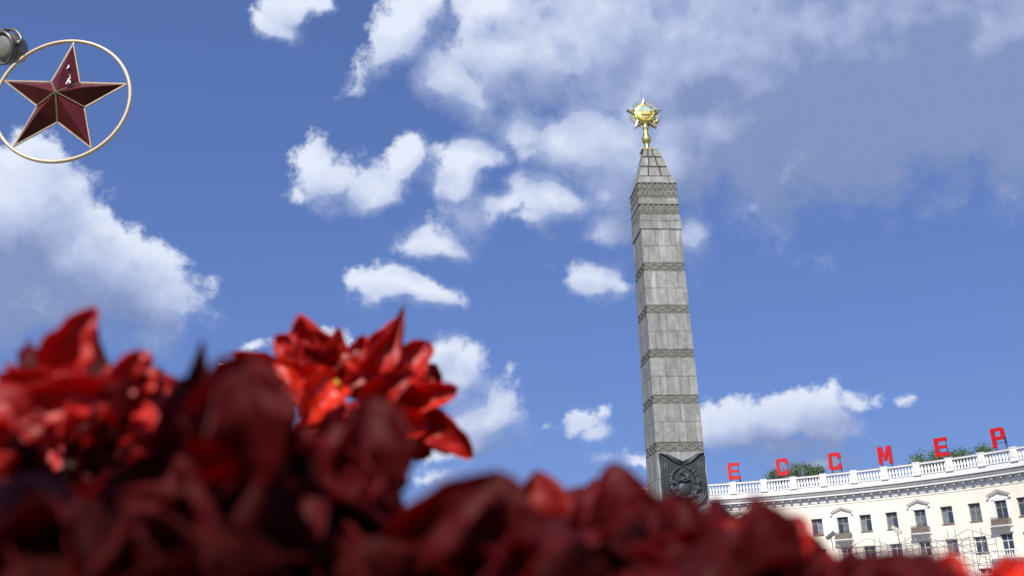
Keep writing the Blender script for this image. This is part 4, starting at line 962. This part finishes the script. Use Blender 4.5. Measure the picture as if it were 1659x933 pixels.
# left cluster
flower('pinkish red bloom with a tall hooked petal, far left', (100, 640), .25, [
 (75, 618, 154, 496, 62, 0, .0, .25, .6, .2, RD, dict(pointed=.7)), (150, 640, 148, 508, 34, .005, .008, -.3, .6, .9, RD, dict(pointed=.8)), (165, 640, 150, 540, 26, .0, .008, -.3, .3, .2, DK), (75, 625, 46, 553, 26, .01, .02, .2, .5, 0, DK),
 (150, 640, -10, 610, 60, .0, -.01, .2, .6, .1, RD), (120, 640, 10, 590, 44, .01, .0, .2, .6, -.2, RD), (30, 655, 200, 620, 60, -.01, -.005, .3, .6, .2, RD)],
 fills=[(95, 640, 95, 30, 20, 90, 42, [RD, RD, DK], -.02, .03), (60, 715, 100, 55, 20, 100, 55, [RD, DK, DK], -.01, .05)])
flower('red bloom with a single peak, between the hooked petal and the dark spike', (215, 640), .25, [
 (210, 640, 232, 566, 64, 0, 0, .2, .5, .2, RD), (200, 640, 185, 590, 50, 0, 0, .2, .5, -.2, RD), (230, 640, 262, 596, 40, 0, 0, .2, .5, 0, DK), (200, 640, 290, 618, 48, .01, .01, .2, .6, .1, RD)],
 fills=[(225, 640, 60, 32, 14, 85, 45, [RD, DK, RD], -.02, .03), (235, 720, 80, 50, 14, 110, 64, [RD, DK, DK], -.02, .05)])
flower('cluster of red petals low at the left edge', (60, 790), .24, [
 (120, 860, -30, 800, 120, 0, -.02, .4, .6, .1, RD), (200, 870, 90, 780, 80, 0, 0, .3, .7, .2, DK), (140, 860, 130, 770, 40, .03, .03, .3, .6, 0, OR), (150, 845, 175, 800, 36, .03, .03, .3, .6, 0, OR), (-30, 960, 120, 840, 130, -.02, -.03, .3, .5, .2, RD)],
 fills=[(70, 800, 100, 60, 12, 150, 80, [DK, DK, RD], 0, .07), (120, 900, 130, 50, 12, 190, 100, [DK, DK, DK, RD], -.02, .05)])
# dark near masses
flower('dark unopened bud spike with a slender greenish tip', (315, 660), .20, [
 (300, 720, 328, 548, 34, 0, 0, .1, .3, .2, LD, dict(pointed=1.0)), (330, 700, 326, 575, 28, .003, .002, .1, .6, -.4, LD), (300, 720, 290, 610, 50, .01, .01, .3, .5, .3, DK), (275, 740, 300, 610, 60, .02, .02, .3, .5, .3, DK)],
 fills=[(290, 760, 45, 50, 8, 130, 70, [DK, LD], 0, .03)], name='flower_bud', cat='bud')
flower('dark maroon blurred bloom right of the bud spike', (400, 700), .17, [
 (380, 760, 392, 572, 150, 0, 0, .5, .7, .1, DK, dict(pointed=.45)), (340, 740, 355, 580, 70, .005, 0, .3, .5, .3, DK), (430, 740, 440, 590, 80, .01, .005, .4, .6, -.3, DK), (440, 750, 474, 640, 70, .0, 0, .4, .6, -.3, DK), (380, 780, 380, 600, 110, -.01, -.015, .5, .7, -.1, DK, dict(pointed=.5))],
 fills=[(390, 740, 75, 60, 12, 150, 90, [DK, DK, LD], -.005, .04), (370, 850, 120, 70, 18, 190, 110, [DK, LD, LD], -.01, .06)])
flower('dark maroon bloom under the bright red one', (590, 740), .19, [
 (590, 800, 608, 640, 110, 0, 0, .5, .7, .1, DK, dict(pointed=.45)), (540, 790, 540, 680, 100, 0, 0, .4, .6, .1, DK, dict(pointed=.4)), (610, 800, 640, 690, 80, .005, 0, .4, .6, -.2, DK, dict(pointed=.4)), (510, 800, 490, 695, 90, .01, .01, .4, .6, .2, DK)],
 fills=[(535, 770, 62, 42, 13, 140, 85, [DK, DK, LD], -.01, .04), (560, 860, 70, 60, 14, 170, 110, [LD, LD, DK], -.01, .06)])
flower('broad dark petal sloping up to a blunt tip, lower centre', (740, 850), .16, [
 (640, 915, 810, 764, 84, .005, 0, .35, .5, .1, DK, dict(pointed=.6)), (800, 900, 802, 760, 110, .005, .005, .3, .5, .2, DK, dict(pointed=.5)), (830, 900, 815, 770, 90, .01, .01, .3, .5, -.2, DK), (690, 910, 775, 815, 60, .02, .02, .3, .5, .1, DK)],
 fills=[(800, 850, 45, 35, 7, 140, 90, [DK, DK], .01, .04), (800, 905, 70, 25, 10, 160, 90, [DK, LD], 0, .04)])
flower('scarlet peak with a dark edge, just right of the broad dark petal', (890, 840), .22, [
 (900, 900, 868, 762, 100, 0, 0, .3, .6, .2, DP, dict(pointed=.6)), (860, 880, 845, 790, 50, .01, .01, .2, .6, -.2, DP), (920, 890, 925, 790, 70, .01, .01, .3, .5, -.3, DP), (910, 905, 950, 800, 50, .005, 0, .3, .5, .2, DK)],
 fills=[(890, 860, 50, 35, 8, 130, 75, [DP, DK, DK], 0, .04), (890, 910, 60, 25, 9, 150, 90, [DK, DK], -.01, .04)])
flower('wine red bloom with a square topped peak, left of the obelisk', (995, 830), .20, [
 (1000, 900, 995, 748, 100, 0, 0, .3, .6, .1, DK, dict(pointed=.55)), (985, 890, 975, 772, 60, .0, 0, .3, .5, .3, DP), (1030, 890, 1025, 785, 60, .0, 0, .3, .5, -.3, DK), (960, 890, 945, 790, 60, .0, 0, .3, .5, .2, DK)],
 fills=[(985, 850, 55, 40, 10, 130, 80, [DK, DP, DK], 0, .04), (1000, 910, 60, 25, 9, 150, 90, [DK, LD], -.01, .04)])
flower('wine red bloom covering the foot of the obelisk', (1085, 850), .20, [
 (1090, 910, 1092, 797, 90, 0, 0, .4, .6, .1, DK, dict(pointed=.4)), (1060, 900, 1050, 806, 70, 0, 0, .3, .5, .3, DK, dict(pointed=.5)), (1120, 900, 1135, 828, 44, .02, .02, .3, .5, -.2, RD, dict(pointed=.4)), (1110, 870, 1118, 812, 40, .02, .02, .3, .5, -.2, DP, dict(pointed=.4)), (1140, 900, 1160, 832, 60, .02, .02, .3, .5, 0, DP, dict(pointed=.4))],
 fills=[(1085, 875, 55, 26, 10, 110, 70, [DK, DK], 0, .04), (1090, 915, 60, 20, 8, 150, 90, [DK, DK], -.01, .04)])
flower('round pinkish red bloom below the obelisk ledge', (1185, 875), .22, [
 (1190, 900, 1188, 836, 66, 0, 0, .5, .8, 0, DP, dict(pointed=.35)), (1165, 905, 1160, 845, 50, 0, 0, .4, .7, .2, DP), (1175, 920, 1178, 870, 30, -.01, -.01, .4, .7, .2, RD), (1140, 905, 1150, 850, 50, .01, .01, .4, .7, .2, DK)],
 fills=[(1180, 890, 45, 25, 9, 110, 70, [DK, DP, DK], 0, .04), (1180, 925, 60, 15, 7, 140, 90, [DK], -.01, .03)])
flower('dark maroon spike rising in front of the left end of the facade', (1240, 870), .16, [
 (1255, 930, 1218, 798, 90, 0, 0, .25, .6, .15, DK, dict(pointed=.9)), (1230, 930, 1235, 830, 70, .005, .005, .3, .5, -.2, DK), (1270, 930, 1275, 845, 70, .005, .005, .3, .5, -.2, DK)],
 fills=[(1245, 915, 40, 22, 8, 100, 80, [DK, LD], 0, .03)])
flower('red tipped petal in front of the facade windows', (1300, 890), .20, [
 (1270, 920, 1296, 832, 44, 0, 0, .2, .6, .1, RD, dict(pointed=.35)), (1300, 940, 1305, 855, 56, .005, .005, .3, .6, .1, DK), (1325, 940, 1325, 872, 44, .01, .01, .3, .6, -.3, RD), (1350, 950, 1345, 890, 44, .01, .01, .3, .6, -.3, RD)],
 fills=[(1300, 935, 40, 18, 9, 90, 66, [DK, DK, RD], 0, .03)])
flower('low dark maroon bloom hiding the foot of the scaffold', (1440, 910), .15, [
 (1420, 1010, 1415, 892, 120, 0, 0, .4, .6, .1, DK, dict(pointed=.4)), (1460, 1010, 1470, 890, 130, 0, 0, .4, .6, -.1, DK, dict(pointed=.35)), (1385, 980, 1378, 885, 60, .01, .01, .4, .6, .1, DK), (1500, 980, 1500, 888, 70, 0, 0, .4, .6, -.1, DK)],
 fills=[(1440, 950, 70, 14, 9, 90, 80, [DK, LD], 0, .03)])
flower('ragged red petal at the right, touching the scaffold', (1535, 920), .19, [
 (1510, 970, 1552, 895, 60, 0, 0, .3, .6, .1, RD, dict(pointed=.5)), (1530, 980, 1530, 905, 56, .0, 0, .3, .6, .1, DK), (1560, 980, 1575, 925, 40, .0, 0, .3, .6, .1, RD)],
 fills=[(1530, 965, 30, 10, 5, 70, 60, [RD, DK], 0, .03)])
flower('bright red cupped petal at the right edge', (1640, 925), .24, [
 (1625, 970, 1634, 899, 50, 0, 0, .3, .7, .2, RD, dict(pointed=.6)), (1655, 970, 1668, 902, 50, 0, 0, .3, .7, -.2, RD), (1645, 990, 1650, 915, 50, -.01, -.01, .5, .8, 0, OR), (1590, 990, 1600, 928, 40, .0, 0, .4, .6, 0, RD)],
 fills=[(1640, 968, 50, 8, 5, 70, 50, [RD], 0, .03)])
# deeper layers closing the bottom of the picture
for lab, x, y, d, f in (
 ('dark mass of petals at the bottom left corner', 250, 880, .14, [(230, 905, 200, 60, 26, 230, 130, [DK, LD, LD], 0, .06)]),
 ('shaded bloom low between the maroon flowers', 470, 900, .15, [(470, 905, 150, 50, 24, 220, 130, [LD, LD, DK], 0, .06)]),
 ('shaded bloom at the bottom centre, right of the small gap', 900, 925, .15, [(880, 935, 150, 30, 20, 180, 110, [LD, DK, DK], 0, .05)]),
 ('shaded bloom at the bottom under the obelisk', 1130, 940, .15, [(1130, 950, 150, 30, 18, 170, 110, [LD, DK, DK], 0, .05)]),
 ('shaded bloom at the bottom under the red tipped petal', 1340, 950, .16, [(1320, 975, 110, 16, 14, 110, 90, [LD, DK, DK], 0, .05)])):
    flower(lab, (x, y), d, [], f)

# unseen bronze-leaved plants added behind the camera to shade the near blooms
for i, (x, y, lab) in enumerate(((-.30, -.34, 'bronze leaved plant added behind the camera for shade, left one'), (.02, -.40, 'bronze leaved plant added behind the camera for shade, middle one'), (.34, -.34, 'bronze leaved plant added behind the camera for shade, right one'))):
    t = thing('shade_plant', lab, 'plant', (x, y, 0), 0, 'unseen plants added for shade'); rg = random.Random(60 + i)
    b = MB(); b.tube([(0, 0, 0), (.01, 0, .5), (0, .01, .95)], [.009, .008, .004], 8); b.build('stem', M['stem'], t, smooth=True)
    for k in range(26):
        z = .50 + .46 * k / 25; a = k * 2.4 + rg.uniform(-.3, .3); ln = rg.uniform(.15, .21)
        B = Vector((x, y, z)); T = B + Vector((math.cos(a) * ln, math.sin(a) * ln * .8, rg.uniform(-.02, .05)))
        mm = petal_mesh(B, T, ln * .5, .25, .3, rg.uniform(-.4, .4), 700 + i * 40 + k, 'leaf_dark', origin=Vector((x, y, 0)), name='leaf', ruf=.5)
        link('leaf', mm, t)

# bed: soil and low foliage
b = MB(); b.add([(-3.2, -2.2, .05), (3.2, -2.2, .05), (3.2, 1.9, .05), (-3.2, 1.9, .05)], [(0, 1, 2, 3)])
tag(b.build('flower_bed_soil', M['soil']), kind='structure')
for x0, x1, y0, y1 in ((-3.35, 3.35, 1.9, 2.05), (-3.35, -3.2, -2.2, 1.9), (3.2, 3.35, -2.2, 1.9)):
    b = MB(); b.box(x0, x1, y0, y1, 0, .14); tag(b.build('kerb', M['kerb']), kind='structure')
rg = random.Random(5); V = []; Fc = []; mi = []
for k in range(9000):
    x, y = rg.uniform(-3.1, 3.1), rg.uniform(-2.1, 1.85)
    dist = math.hypot(x, y)
    if dist < .10: continue
    if abs(x) < .25 and -.3 < y < .12: continue
    zmax = min(.47 + .045 * max(0, y), .50 + (.07 * dist if y > 0 else 0))
    z = zmax * rg.uniform(.25, 1) if rg.random() < .6 else zmax * rg.uniform(.8, 1)
    az_ = math.degrees(math.atan2(x, y))
    if y > 0 and -8.5 < az_ < -3.5: z = min(z, .44)
    c = Vector((x, y, z)); u = Vector((rg.gauss(0, 1), rg.gauss(0, 1), rg.gauss(0, .5))).normalized(); v = u.cross(Vector((rg.gauss(0, .5), rg.gauss(0, .5), 1))).normalized()
    s = rg.uniform(.02, .045); q = len(V); n_ = u.cross(v) * s * .3
    V += [c - u * s, c + v * s * .5 + n_, c + u * s * 1.1, c - v * s * .5 + n_, c - n_ * .4]; Fc += [(q, q + 1, q + 4), (q + 1, q + 2, q + 4), (q + 2, q + 3, q + 4), (q + 3, q, q + 4)]
    mi += [0 if rg.random() < .55 else (1 if rg.random() < .6 else 2)] * 4
me = bpy.data.meshes.new('bed_foliage'); me.from_pydata(V, [], Fc)
for q in ('leaf_green', 'petal_dark', 'petal_red'): me.materials.append(M[q])
me.polygons.foreach_set('material_index', mi)
tag(link('bed_foliage', me), 'low mass of dark leaves and red petals filling the bed', 'foliage', kind='stuff')
